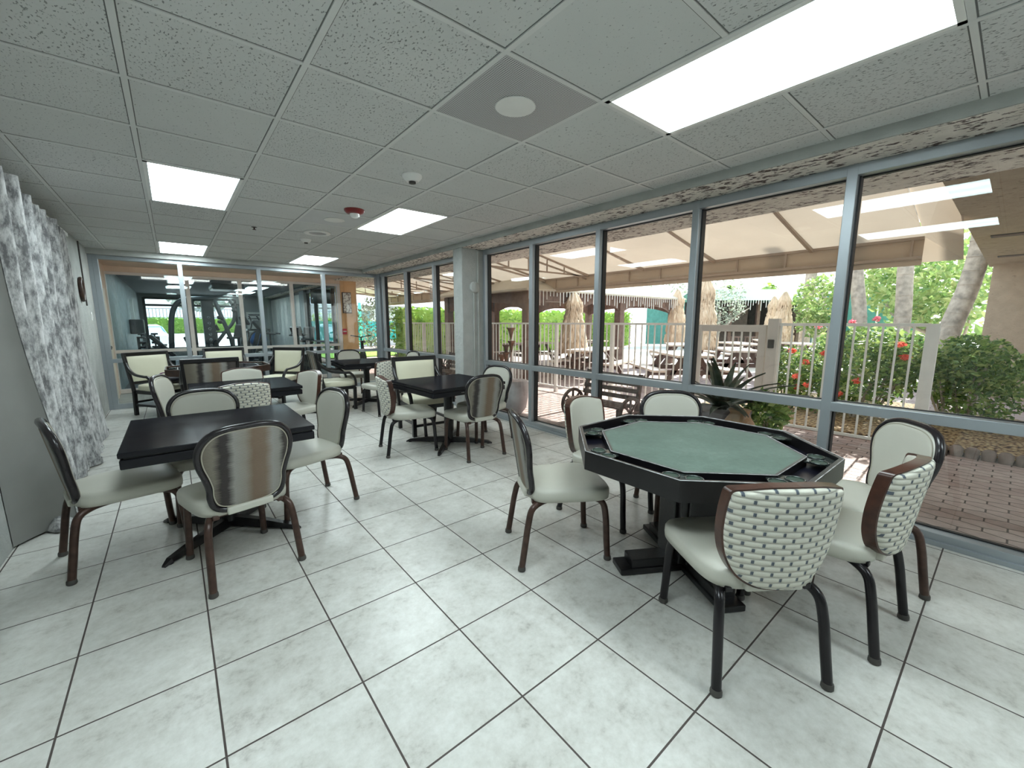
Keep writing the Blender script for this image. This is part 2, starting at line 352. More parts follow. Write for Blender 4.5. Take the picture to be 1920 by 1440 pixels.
MT['canvas'] = canvas_mat()
MT['awning_frame'] = simple('awning_frame', (0.34, 0.26, 0.20), 0.5, var=0.06)
def perf_mat():
    m, nt, out = new_mat('perforated_metal')
    p = N(nt, 'ShaderNodeBsdfPrincipled', i_Roughness=0.5); v = pos(nt); s = sep(nt, v)
    fx = M(nt, 'SUBTRACT', M(nt, 'FRACT', M(nt, 'MULTIPLY', s[0], 95.0)), 0.5); fy = M(nt, 'SUBTRACT', M(nt, 'FRACT', M(nt, 'MULTIPLY', s[1], 95.0)), 0.5)
    r = M(nt, 'ADD', M(nt, 'MULTIPLY', fx, fx), M(nt, 'MULTIPLY', fy, fy))
    L(nt, mixc(nt, M(nt, 'LESS_THAN', r, 0.13), (0.60, 0.60, 0.61), (0.20, 0.20, 0.205)), p.inputs['Base Color'])
    L(nt, p.outputs[0], out.inputs[0]); return m
MT['perf'] = perf_mat()
def plaque_mat():
    m, nt, out = new_mat('plaque_leaves')
    p = N(nt, 'ShaderNodeBsdfPrincipled', i_Roughness=0.5); v = objc(nt)
    f = noise(nt, v, 9, 3, 0.6)
    L(nt, ramp(nt, f, [(0.44, (0.78, 0.76, 0.72)), (0.5, (0.15, 0.10, 0.09)), (0.56, (0.78, 0.76, 0.72))]), p.inputs['Base Color'])
    L(nt, p.outputs[0], out.inputs[0]); return m
MT['plaque'] = plaque_mat()
def panel_mat(name, s):
    m, nt, out = new_mat(name)
    v = objc(nt); x = sep(nt, v)[0]
    t = M(nt, 'ABSOLUTE', M(nt, 'SUBTRACT', M(nt, 'ABSOLUTE', x), 0.13))
    c = ramp(nt, M(nt, 'MULTIPLY', t, 6.0), [(0.0, (1.0, 1.0, 1.0)), (0.8, (0.66, 0.92, 0.96))])
    e = N(nt, 'ShaderNodeEmission', i_Strength=s); L(nt, c, e.inputs[0]); L(nt, e.outputs[0], out.inputs[0]); return m
MT['light_panel'] = panel_mat('light_diffuser', 9.0)
MT['gym_panel'] = panel_mat('gym_diffuser', 6.5)

# ------------------------------------------------------------------ mesh builder
class MB:
    def __init__(s): s.v = []; s.f = []; s.m = []; s.sm = []
    def add(s, vs, fs, mi=0, sm=False):
        o = len(s.v); s.v += [tuple(x) for x in vs]
        for f in fs: s.f.append([i + o for i in f]); s.m.append(mi); s.sm.append(sm)
        return s
    def b(s, x0, x1, y0, y1, z0, z1, mi=0):
        vs = [(x, y, z) for z in (z0, z1) for y in (y0, y1) for x in (x0, x1)]
        return s.add(vs, [(0, 2, 3, 1), (4, 5, 7, 6), (0, 1, 5, 4), (2, 6, 7, 3), (0, 4, 6, 2), (1, 3, 7, 5)], mi)
    def ob(s, c, size, rot=None, mi=0):   # oriented box
        x, y, z = (k / 2 for k in size); R = rot or Matrix.Identity(3); c = Vector(c)
        vs = [c + R @ Vector((a * x, b_ * y, d * z)) for d in (-1, 1) for b_ in (-1, 1) for a in (-1, 1)]
        return s.add(vs, [(0, 2, 3, 1), (4, 5, 7, 6), (0, 1, 5, 4), (2, 6, 7, 3), (0, 4, 6, 2), (1, 3, 7, 5)], mi)
    def beam(s, p0, p1, w, h, mi=0, up=(0, 0, 1)):
        p0, p1 = Vector(p0), Vector(p1); d = (p1 - p0); l = d.length; d.normalize()
        u = Vector(up)
        if abs(d.dot(u)) > 0.98: u = Vector((0, 1, 0))
        a = d.cross(u).normalized(); b_ = a.cross(d)
        R = Matrix((a, d, b_)).transposed()
        return s.ob((p0 + p1) / 2, (w, l, h), R, mi)
    def tube(s, pts, r, n=10, mi=0, closed=False, flat=None):
        pts = [Vector(p) for p in pts]; m = len(pts); rs = r if isinstance(r, (list, tuple)) else [r] * m
        rings = []; prev = None
        for i in range(m):
            if closed: t = pts[(i + 1) % m] - pts[i - 1]
            else: t = pts[min(i + 1, m - 1)] - pts[max(i - 1, 0)]
            t.normalize()
            if prev is None:
                a = t.cross(Vector((0, 0, 1)));
                if a.length < 0.1: a = t.cross(Vector((0, 1, 0)))
            else: a = prev - t * prev.dot(t)
            a.normalize(); prev = a; b_ = t.cross(a)
            if flat: a2, b2 = a * flat[0], b_ * flat[1]
            else: a2, b2 = a, b_
            rings.append([pts[i] + (a2 * math.cos(2 * PI * k / n) + b2 * math.sin(2 * PI * k / n)) * rs[i] for k in range(n)])
        vs = [v for r_ in rings for v in r_]; fs = []
        for i in range(m if closed else m - 1):
            j = (i + 1) % m
            for k in range(n): fs.append((i * n + k, i * n + (k + 1) % n, j * n + (k + 1) % n, j * n + k))
        s.add(vs, fs, mi, True)
        if not closed:
            s.add(rings[0], [tuple(range(n))], mi); s.add(rings[-1], [tuple(reversed(range(n)))], mi)
        return s
    def lathe(s, prof, c=(0, 0, 0), n=20, mi=0, sx=1.0, sy=1.0, wob=0.0, seed=0):
        rn = random.Random(seed); vs = []; fs = []
        for r, z in prof:
            for k in range(n):
                rr = r * (1 + (rn.uniform(-wob, wob) if wob else 0)); a = 2 * PI * k / n
                vs.append((c[0] + rr * sx * math.cos(a), c[1] + rr * sy * math.sin(a), c[2] + z))
        for i in range(len(prof) - 1):
            for k in range(n): fs.append((i * n + k, i * n + (k + 1) % n, (i + 1) * n + (k + 1) % n, (i + 1) * n + k))
        s.add(vs, fs, mi, True)
        s.add([vs[k] for k in range(n)], [tuple(reversed(range(n)))], mi); s.add(vs[-n:], [tuple(range(n))], mi)
        return s
    def sheet(s, fn, nu, nv, mi=0, sm=True):
        vs = [fn(i / nu, j / nv) for j in range(nv + 1) for i in range(nu + 1)]
        fs = [(j * (nu + 1) + i, j * (nu + 1) + i + 1, (j + 1) * (nu + 1) + i + 1, (j + 1) * (nu + 1) + i) for j in range(nv) for i in range(nu)]
        return s.add(vs, fs, mi, sm)
    def prism(s, pts, z0, z1, mi=0):
        n = len(pts); vs = [(x, y, z0) for x, y in pts] + [(x, y, z1) for x, y in pts]
        fs = [tuple(reversed(range(n))), tuple(range(n, 2 * n))] + [(k, (k + 1) % n, n + (k + 1) % n, n + k) for k in range(n)]
        return s.add(vs, fs, mi)
    def rings(s, rr, mi=0, cap0=True, cap1=True, sm=True):
        n = len(rr[0]); vs = [v for r in rr for v in r]; fs = []
        for i in range(len(rr) - 1):
            for k in range(n): fs.append((i * n + k, i * n + (k + 1) % n, (i + 1) * n + (k + 1) % n, (i + 1) * n + k))
        s.add(vs, fs, mi, sm)
        if cap0: s.add(rr[0], [tuple(reversed(range(n)))], mi, sm)
        if cap1: s.add(rr[-1], [tuple(range(n))], mi, sm)
        return s
    def leaves(s, c, r, n, size, seed=1, shell=0.5, shape='ell', mi=0, asp=0.5):
        rn = random.Random(seed)
        for _ in range(n):
            if shape == 'ell':
                while True:
                    d = Vector((rn.gauss(0, 1), rn.gauss(0, 1), rn.gauss(0, 1)))
                    if d.length > 0.01: break
                d.normalize(); k = shell + (1 - shell) * rn.random() ** 0.6
                p = Vector((c[0] + d.x * r[0] * k, c[1] + d.y * r[1] * k, c[2] + d.z * r[2] * k))
            else:
                p = Vector((c[0] + rn.uniform(-1, 1) * r[0], c[1] + rn.uniform(-1, 1) * r[1], c[2] + rn.uniform(-1, 1) * r[2]))
            a = Vector((rn.gauss(0, 1), rn.gauss(0, 1), rn.gauss(0, 0.7))).normalized()
            b_ = a.cross(Vector((rn.gauss(0, 1), rn.gauss(0, 1), rn.gauss(0, 1)))).normalized()
            l = size * rn.uniform(0.6, 1.3); w = l * asp * 0.5
            nrm = a.cross(b_) * (w * 0.4)
            s.add([p - a * l / 2, p + b_ * w + nrm, p + a * l / 2, p - b_ * w + nrm], [(0, 1, 2), (0, 2, 3)], mi)
        return s
    def mesh(s, name, mats):
        me = bpy.data.meshes.new(name); me.from_pydata(s.v, [], s.f)
        for m in (mats if isinstance(mats, (list, tuple)) else [mats]): me.materials.append(MT[m] if isinstance(m, str) else m)
        me.polygons.foreach_set('material_index', s.m); me.polygons.foreach_set('use_smooth', s.sm); me.update(); return me

def put(name, mb, mat, parent=None, bevel=0.0, label=None, loc=None, seg=2):
    o = bpy.data.objects.new(name, mb.mesh(name, mat) if isinstance(mb, MB) else mb); COL.objects.link(o)
    if parent: o.parent = parent
    if loc: o.location = loc
    if bevel:
        md = o.modifiers.new('bevel', 'BEVEL'); md.width = bevel; md.segments = seg; md.limit_method = 'ANGLE'; md.angle_limit = 0.7
    if label: o['label'] = label
    return o
def tag(o, label, cat, group=None, kind=None):
    o['label'] = label; o['category'] = cat
    if group: o['group'] = group
    if kind: o['kind'] = kind
    return o
def struct(name, mb, mat, parent=None, bevel=0.0, label=None):
    o = put(name, mb, mat, parent, bevel, label)
    if parent is None: o['kind'] = 'structure'
    return o
def thing(name, label, cat, loc=(0, 0, 0), rz=0.0, group=None):
    o = bpy.data.objects.new(name, None); COL.objects.link(o); o.empty_display_size = 0.1
    o.location = loc; o.rotation_euler = (0, 0, rz); return tag(o, label, cat, group)
def dup(root, loc, rz, label, group=None, scale=None):
    def cp(o, par):
        c = o.copy(); COL.objects.link(c)
        if par: c.parent = par
        for ch in [x for x in CH.get(o.name, [])]: cp(ch, c)
        return c
    CH = {}
    for o in COL.objects:
        if o.parent: CH.setdefault(o.parent.name, []).append(o)
    r = cp(root, None); r.location = loc; r.rotation_euler = (0, 0, rz); r['label'] = label
    if group: r['group'] = group
    if scale: r.scale = scale
    return r

def catmull(P, per=6, closed=False):
    out = []; n = len(P)
    for i in range(n if closed else n - 1):
        g = lambda k: Vector(P[k % n]) if closed else Vector(P[max(0, min(n - 1, k))])
        p0, p1, p2, p3 = g(i - 1), g(i), g(i + 1), g(i + 2)
        for j in range(per):
            t = j / per
            out.append(0.5 * ((2 * p1) + (p2 - p0) * t + (2 * p0 - 5 * p1 + 4 * p2 - p3) * t * t + (3 * p1 - p0 - 3 * p2 + p3) * t ** 3))
    if not closed: out.append(Vector(P[-1]))
    return out

# ------------------------------------------------------------------ room shell
WX = 3.56            # room face of the window frames
FY = 8.95            # room face of the far glass wall
struct('floor', MB().b(-0.9, WX + 0.02, -2.2, 9.05, -0.1, 0.0), 'floor')
struct('ceiling', MB().b(-0.95, 3.25, -2.2, 9.0, CEIL, 2.62), 'ceiling')
struct('wall_left', MB().b(-1.1, -0.88, -2.2, FY, -0.1, CEIL + 0.15), 'wall_stucco')
struct('wall_back', MB().b(-1.1, 3.7, -2.4, -2.2, -0.1, CEIL + 0.15), 'wall_stucco')
# ceiling T-bar grid
g = MB()
LIGHTS = [(1.77, 0.236), (1.77, 3.896), (-0.06, 3.896), (-0.06, 7.556), (1.77, 7.556), (-0.06, 0.236), (1.77, -2.204)]
for i in range(-1, 6):
    x = -0.06 + 0.61 * i
    g.b(x - 0.012, x + 0.012, -2.2, 8.9, CEIL - 0.005, CEIL + 0.001)
for j in range(-4, 15):
    y = 0.236 + 0.61 * j
    if y > 8.9: continue
    xs = [-0.88]
    for lx, ly in sorted(LIGHTS):
        if abs(ly + 0.61 - y) < 0.1: xs += [lx, lx + 0.61]
    xs.append(3.22)
    for a_, c_ in zip(xs[::2], xs[1::2]): g.b(a_, c_, y - 0.011, y + 0.011, CEIL - 0.0045, CEIL + 0.001)
struct('trim_1', g, simple('tbar', (0.72, 0.73, 0.72), 0.5, var=0.03))
# beam and outside soffit in one mass
b = MB().b(3.22, 4.5, -6.0, 24.0, 2.40, 2.75, 0)
ob = struct('trim_2', b, ['soffit_stucco'])
struct('trim_3', MB().b(3.205, 3.222, -2.2, 8.9, 2.402, CEIL), 'beam_paint')
struct('trim_4', MB().b(4.5, 12.0, -6.0, 0.48, 2.40, 2.75), 'wing_soffit')
# column between the window bays
struct('wall_column', MB().b(3.2, 3.62, 5.01, 5.24, 0, 2.40), 'wall_stucco', bevel=0.012)
# small ledge over far wall
struct('trim_5', MB().b(-0.88, 3.22, FY - 0.08, FY + 0.1, 2.385, CEIL), 'beam_paint')

# window frames
def window_bay(idx, y0, y1, posts):
    w = MB()
    for y in posts: w.b(WX, WX + 0.11, y - 0.03, y + 0.03, 0.0, 2.40)
    w.b(WX + 0.0015, WX + 0.1085, y0, y1, 2.33, 2.3985); w.b(WX + 0.0015, WX + 0.1085, y0, y1, 0.001, 0.075)
    w.b(WX + 0.0015, WX + 0.1085, y0, y1, 0.752, 0.818); w.b(WX - 0.02, WX + 0.107, y0, y1, 0.0005, 0.03)
    o = struct('window_%d' % idx, w, 'alu', bevel=0.003)
    gk = MB()
    for y in posts[:-1]: gk.b(WX + 0.075, WX + 0.1095, y + 0.028, y + 0.036, 0.075, 2.33)
    for y in posts[1:]: gk.b(WX + 0.05, WX + 0.1095, y - 0.040, y - 0.0285, 0.075, 2.33)
    gk.b(WX + 0.08, WX + 0.1095, y0, y1, 2.322, 2.332); gk.b(WX + 0.08, WX + 0.1095, y0, y1, 0.816, 0.823); gk.b(WX + 0.08, WX + 0.1095, y0, y1, 0.073, 0.083)
    put('gasket', gk, 'gasket', o)
    for a, c in zip(posts[:-1], posts[1:]):
        put('glass_pane', MB().b(WX + 0.088, WX + 0.094, a + 0.03, c - 0.03, 0.82, 2.33), 'glass', o)
        put('glass_pane', MB().b(WX + 0.088, WX + 0.094, a + 0.03, c - 0.03, 0.078, 0.755), 'glass', o)
window_bay(1, -2.2, 5.02, [-2.17, -1.30, -0.245, 0.81, 1.865, 2.92, 3.975, 4.99])
window_bay(2, 5.24, 8.86, [5.27, 5.40, 6.49, 7.62, 8.72])
# far glass wall
w = MB()
fx = [-0.80, 0.20, 1.33, 2.45, 3.55]
for x in fx: w.b(x - 0.032, x + 0.032, FY, FY + 0.1, 0.0, 2.40)
w.b(-0.88, 3.56, FY + 0.0015, FY + 0.0985, 2.325, 2.3985); w.b(-0.88, 3.55, FY + 0.0015, FY + 0.0985, 0.001, 0.08); w.b(-0.88, 3.55, FY + 0.0015, FY + 0.0985, 0.74, 0.80); w.b(-0.88, -0.79, FY + 0.003, FY + 0.097, 0.002, 2.39)
w.b(3.535, 3.66, 8.80, FY + 0.096, 0.003, 2.397)
o = struct('window_3', w, 'alu', bevel=0.003)
for a, c in zip(fx[:-1], fx[1:]):
    put('glass_pane', MB().b(a + 0.03, c - 0.03, FY + 0.05, FY + 0.056, 0.80, 2.325), 'glass', o)
    put('glass_pane', MB().b(a + 0.03, c - 0.03, FY + 0.05, FY + 0.056, 0.08, 0.74), 'glass', o)

# ------------------------------------------------------------------ ceiling fittings
def light(x0, y0, label, panel='light_panel', z=CEIL, nx=0.61, ny=1.22):
    t = thing('ceiling_light', label, 'ceiling light', (x0 + nx / 2, y0 + ny / 2, z), 0, 'recessed fluorescent troffers' if panel == 'light_panel' else 'lights in the gym ceiling')
    hx, hy = nx / 2 - 0.012, ny / 2 - 0.012
    f = MB().b(-hx, hx, -hy, -hy + 0.025, -0.006, 0.0).b(-hx, hx, hy - 0.025, hy, -0.006, 0.0).b(-hx, -hx + 0.025, -hy, hy, -0.006, 0).b(hx - 0.025, hx, -hy, hy, -0.006, 0)
    put('frame', f, 'white_plastic', t)
    put('diffuser', MB().b(-hx + 0.025, hx - 0.025, -hy + 0.025, hy - 0.025, -0.004, -0.001), panel, t)
light(1.77, 0.236, 'large bright ceiling panel above the green card table')
light(1.77, 3.896, 'bright ceiling panel in the middle beside the red alarm')
light(-0.06, 3.896, 'bright ceiling panel at left above the curtain side')
light(-0.06, 7.556, 'small looking bright ceiling panel at far left by the glass wall')
light(1.77, 7.556, 'small looking bright ceiling panel at far right by the glass wall')
light(-0.06, 0.236, 'bright ceiling panel over the camera, seen only as window reflection')
light(1.77, -2.204 + 0.02, 'bright ceiling panel behind the camera')

t = thing('ceiling_vent', 'dark perforated square ceiling panel with pale round plate', 'ceiling vent', (1.465, 1.761, CEIL))
put('grille', MB().b(-0.293, 0.293, -0.293, 0.293, -0.004, 0.0), 'perf', t)
put('cover_plate', MB().lathe([(0.10, -0.002), (0.105, -0.007), (0.10, -0.009)], n=32), 'white_plastic', t)
t = thing('ceiling_vent', 'faint grey square ceiling panel with small round plate beyond the red alarm', 'ceiling vent', (1.465, 4.81, CEIL))
put('grille', MB().b(-0.293, 0.293, -0.293, 0.293, -0.004, 0.0), simple('plain_panel', (0.62, 0.63, 0.64), 0.6, var=0.03), t)
put('cover_plate', MB().lathe([(0.10, -0.002), (0.105, -0.007), (0.10, -0.009)], n=32), 'white_plastic', t)
def detector(x, y, label, s=1.0):
    t = thing('smoke_detector', label, 'smoke detector', (x, y, CEIL))
    put('base', MB().lathe([(0.075 * s, 0.0), (0.075 * s, -0.012), (0.06 * s, -0.03 * s), (0.045 * s, -0.045 * s)], n=28), 'white_plastic', t)
    put('sensor_head', MB().lathe([(0.026 * s, -0.04 * s), (0.026 * s, -0.058 * s), (0.018 * s, -0.06 * s)], n=20), 'rubber', t)
detector(1.51, 3.03, 'white round smoke detector on the ceiling, nearest one')
detector(1.50, 6.18, 'small white smoke detector past the round ceiling ring', 0.9)
t = thing('fire_alarm', 'dark red round fire strobe on the ceiling', 'fire alarm', (1.50, 4.28, CEIL))
put('base', MB().lathe([(0.095, 0.0), (0.095, -0.015), (0.075, -0.035), (0.05, -0.04)], n=28), 'red_plastic', t)
put('strobe_lens', MB().lathe([(0.045, -0.035), (0.045, -0.06), (0.028, -0.078), (0.008, -0.083)], n=20), 'clear', t)
t = thing('ceiling_speaker', 'flat white round ring fitting on the ceiling', 'ceiling speaker', (1.50, 5.62, CEIL))
put('ring', MB().tube([(0.125 * math.cos(a * PI / 16), 0.125 * math.sin(a * PI / 16), -0.008) for a in range(32)], 0.03, 8, closed=True, flat=(1, 0.4)), 'white_plastic', t)
put('grille', MB().lathe([(0.10, -0.003), (0.10, -0.006)], n=28), 'perf', t)
t = thing('sprinkler', 'tiny dark sprinkler head on the ceiling at left of centre', 'sprinkler', (0.85, 5.75, CEIL))
put('rose', MB().lathe([(0.03, 0), (0.03, -0.006), (0.01, -0.012)], n=16), 'rubber', t)
put('head', MB().lathe([(0.008, -0.01), (0.008, -0.03), (0.02, -0.032), (0.02, -0.035)], n=12), 'brass', t)
# disc on the column, clock and switches on left wall
t = thing('wall_disc', 'pale round disc mounted high on the window column', 'wall disc', (3.41, 5.01, 1.87))
m_ = MB().rings([[(r * math.cos(k * PI / 14), y, r * math.sin(k * PI / 14)) for k in range(28)] for r, y in ((0.08, 0.0), (0.08, -0.02), (0.06, -0.03), (0.01, -0.033))])
put('face', m_, 'wall_stucco', t)
tag(put('conduit', MB().beam((3.395, 5.0, 0.05), (3.395, 5.0, 1.8), 0.014, 0.014).beam((3.47, 5.0, 0.05), (3.47, 5.0, 2.38), 0.02, 0.02), 'wall_stucco'), 'thin painted conduit pipes running down the column', 'conduit')
t = thing('wall_mirror', 'small oval dark brown wall plaque left of the glass wall', 'wall plaque', (-0.88, 7.83, 1.80))
ov = lambda r, x: [(x, r * 0.75 * math.cos(k * PI / 14), r * math.sin(k * PI / 14)) for k in range(28)]
put('rim', MB().tube([(0.02, 0.105 * math.cos(k * PI / 14), 0.14 * math.sin(k * PI / 14)) for k in range(28)], 0.022, 8, closed=True), 'dark_wood', t)
put('face', MB().rings([ov(0.13, 0.0), ov(0.13, 0.018), ov(0.08, 0.028)]), 'dark_wood', t)
t = thing('light_switch', 'white light switch plate on the left wall', 'light switch', (-0.88, 8.50, 1.46))
put('plate', MB().b(0, 0.008, -0.06, 0.06, -0.06, 0.06), 'white', t, bevel=0.003)
put('rocker', MB().b(0.006, 0.014, -0.04, -0.008, -0.03, 0.03), 'white', t); put('rocker', MB().b(0.006, 0.014, 0.008, 0.04, -0.03, 0.03), 'white', t)
tag(put('wall_conduit', MB().b(-0.88, -0.865, 8.18, 8.195, 1.6, 2.46), 'rubber'), 'thin dark vertical line of conduit on the left wall', 'conduit')

# curtain
def curtain(name, y0, y1, amp, label, seed, flare, near=False, ztop=2.30, slant=0.0):
    t = thing(name, label, 'curtain', (0, 0, 0))
    rn = random.Random(seed); ph = [rn.uniform(0, 6) for _ in range(4)]
    n = 150
    def fn(u, v):
        z = 0.012 + (ztop - 0.012) * v; k = 1 - v
        y = y0 + (y1 - y0) * u + 0.10 * k * math.sin(u * 5 + ph[0]) * k * (min(1, u * 4)) + (0.16 * k * (1 - u) ** 2 if near else 0) + slant * k * u
        fq = (y1 - y0) * 34
        x = -0.80 + amp * (0.35 + 0.8 * v) * math.sin(u * fq + ph[1] + 0.7 * math.sin(u * 9 + ph[2])) + 0.03 * math.sin(u * fq * 0.37 + ph[3]) + flare * k * k * (0.6 + 0.5 * math.sin(u * 6 + ph[2]))
        x += 0.02 * math.sin(v * 7 + u * 11) * k
        if near: x += 0.10 * (1 - u) ** 6
        return (max(x, -0.865), y, z)
    put('drape', MB().sheet(fn, n, 40), 'velvet', t)
    if near:
        def fl(u, v):
            a = fn(0, v); return (a[0] - 0.004 - (a[0] + 0.872) * u, a[1] - 0.25 * u + 0.05 * math.sin(u * 3.1), a[2])
        put('lining', MB().sheet(fl, 14, 20), 'lining', t)
        put('floor_fold', MB().sheet(lambda u, v: (-0.86 + 0.24 * u, 3.9 + 0.42 * v + 0.05 * math.sin(u * 7), 0.01 + 0.10 * math.sin(PI * u) * abs(math.sin(v * 5)) * (1 - 0.5 * v)), 14, 14), 'velvet', t)
    put('hem', MB().sheet(lambda u, v: (fn(u, 0)[0] + 0.006, fn(u, 0)[1], 0.01 + 0.05 * v), n, 1), 'velvet', t)
    return t
curtain('curtain', 3.84, 6.15, 0.055, 'large grey crushed velvet curtain hanging at left, reaching the floor', 3, 0.10, near=True)
curtain('curtain', 6.12, 6.55, 0.03, 'narrower darker velvet curtain behind the large one at left', 5, 0.05, slant=0.75)
tag(put('curtain_track', MB().b(-0.83, -0.78, 3.3, 6.7, 2.30, 2.335).b(-0.88, -0.80, 3.5, 3.52, 2.31, 2.33).b(-0.88, -0.80, 5.0, 5.02, 2.31, 2.33).b(-0.88, -0.80, 6.6, 6.62, 2.31, 2.33), 'white_plastic'), 'slim white curtain track along the top of the left wall', 'curtain track')

# ------------------------------------------------------------------ chairs
def seat_mb(wf, wr, yr, yf, ztop, th, crown=0.012):
    def outline(s, z):
        pts = []
        n = 48
        for k in range(n):
            a = 2 * PI * k / n; ca, sa = math.cos(a), math.sin(a)
            e = 0.42
            ux = math.copysign(abs(ca) ** e, ca); uy = math.copysign(abs(sa) ** e, sa)
            t = (uy + 1) / 2; hw = (wr * (1 - t) + wf * t) / 2
            yc = (yr + yf) / 2; hy = (yf - yr) / 2
            pts.append((ux * hw * s, yc + uy * hy * s, z - 0.012 * max(0, uy - 0.5) * (s if z > ztop - 0.05 else 0)))
        return pts
    zt = ztop - crown
    return MB().rings([outline(0.92, zt - th + 0.004), outline(0.99, zt - th + 0.01), outline(1.0, zt - th * 0.5), outline(0.995, zt - 0.014), outline(0.965, zt), outline(0.85, zt + crown * 0.55), outline(0.5, zt + crown * 0.95), outline(0.1, zt + crown)])
class BackShape:
    def __init__(s, half, z0, y0, tilt, curve):
        half = [(x, 0, z) for x, z in half]
        hp = catmull(half, 5)
        pts = [(p.x, p.z) for p in hp]
        full = pts + [(-x, z) for x, z in reversed(pts[1:-1])]
        s.o = full; s.z0 = z0; s.y0 = y0; s.tilt = tilt; s.curve = curve
        s.cz = 0.55 * max(p[1] for p in full)
    def P(s, u, w, off=0.0): return (u, s.y0 - s.tilt * w + s.curve * u * u + off, s.z0 + w)
    def ring(s, k, off): return [s.P(x * k, s.cz + (z - s.cz) * k, off) for x, z in s.o]
    def pad(s, k0, base, puff, sign):
        ks = [(k0, 0.0), (k0 * 0.985, 0.5), (k0 * 0.94, 0.8), (k0 * 0.85, 0.93), (k0 * 0.6, 1.0), (k0 * 0.3, 1.0), (k0 * 0.04, 1.0)]
        rr = [s.ring(k, sign * (base + puff * f)) for k, f in ks]
        if sign < 0: rr = [list(reversed(r)) for r in rr]
        return MB().rings(rr, cap0=False)
HA = [(x * 0.925, z * 0.98) for x, z in [(0, 0.455), (0.09, 0.452), (0.165, 0.432), (0.212, 0.39), (0.232, 0.335), (0.226, 0.27), (0.203, 0.20), (0.188, 0.14), (0.186, 0.085), (0.165, 0.03), (0.105, 0.004), (0, 0.0)]]
HB = [(0, 0.425), (0.09, 0.42), (0.172, 0.402), (0.205, 0.39), (0.213, 0.36), (0.217, 0.28), (0.213, 0.20), (0.195, 0.12), (0.155, 0.05), (0.09, 0.01), (0, 0)]
def leg_tube(pts, r, mat, parent, name='leg'):
    P = catmull(pts, 5); m = len(P)
    o = put(name, MB().tube(P, r, 12), mat, parent)
    e = pts[-1]
    put('foot_glide', MB().lathe([(r * 1.02, 0.026), (r * 1.16, 0.018), (r * 1.2, 0.004), (r * 1.05, 0.0)][::-1], (e[0], e[1], 0.0), 12), 'rubber', o)
    return o
def legs(t, mat, r=0.0185):
    for sx in (-1, 1):
        leg_tube([(sx * 0.13, -0.08, 0.372), (sx * 0.168, -0.15, 0.372), (sx * 0.194, -0.205, 0.345), (sx * 0.205, -0.228, 0.27), (sx * 0.212, -0.25, 0.13), (sx * 0.218, -0.268, 0.012)], r, mat, t)
        leg_tube([(sx * 0.13, 0.10, 0.372), (sx * 0.16, 0.17, 0.372), (sx * 0.182, 0.215, 0.345), (sx * 0.19, 0.232, 0.27), (sx * 0.194, 0.24, 0.13), (sx * 0.198, 0.248, 0.012)], r, mat, t)
    put('seat_frame', MB().b(-0.15, 0.15, -0.19, 0.19, 0.372, 0.392).b(-0.17, -0.14, -0.2, 0.2, 0.365, 0.39).b(0.14, 0.17, -0.2, 0.2, 0.365, 0.39), mat, t, bevel=0.004)
def make_A():
    t = thing('dining_chair', '', 'chair', (0, 0, -50))
    put('seat', seat_mb(0.50, 0.43, -0.21, 0.265, 0.462, 0.075), 'vinyl', t)
    B = BackShape(HA, 0.405, -0.205, 0.16, 0.45)
    put('back_cushion', B.pad(0.96, 0.004, 0.022, 1), 'vinyl', t)
    put('back_panel', B.pad(0.95, 0.006, 0.008, -1), 'stripe', t, label='back panel of striped brown, grey and white weave')
    put('back_frame', MB().tube(B.ring(1.0, 0.0), 0.0185, 10, closed=True, flat=(1.0, 0.85)), 'frame_black', t, label='black polished moulding around the back')
    put('piping', MB().tube(B.ring(0.925, -0.011), 0.0032, 6, closed=True).tube(B.ring(0.915, 0.021), 0.003, 6, closed=True), 'piping', t)
    put('back_flap', MB().b(-0.11, 0.11, -0.232, -0.18, 0.385, 0.425), 'vinyl', t, bevel=0.008)
    legs(t, 'leg_brown'); return t
def make_B():
    t = thing('dining_chair', '', 'chair', (0, 0, -50))
    put('seat', seat_mb(0.50, 0.44, -0.21, 0.265, 0.458, 0.075), 'vinyl', t)
    B = BackShape(HB, 0.40, -0.225, 0.14, 1.35)
    put('back_cushion', B.pad(0.965, 0.012, 0.022, 1), 'vinyl', t)
    put('back_panel', B.pad(0.972, 0.020, 0.022, -1), 'weave', t, label='back panel of cream basket weave with small grey dots')
    r0 = B.ring(1.0, 0.022); r1 = B.ring(1.0, -0.022); r2 = B.ring(0.955, -0.022); r3 = B.ring(0.955, 0.022)
    put('back_frame', MB().rings([r0, r1, r2, r3, r0], cap0=False, cap1=False, sm=False), 'red_wood', t, label='reddish brown bentwood rim of the back')
    put('back_flap', MB().b(-0.11, 0.11, -0.232, -0.18, 0.385, 0.425), 'vinyl', t, bevel=0.008)
    legs(t, 'leg_black'); return t
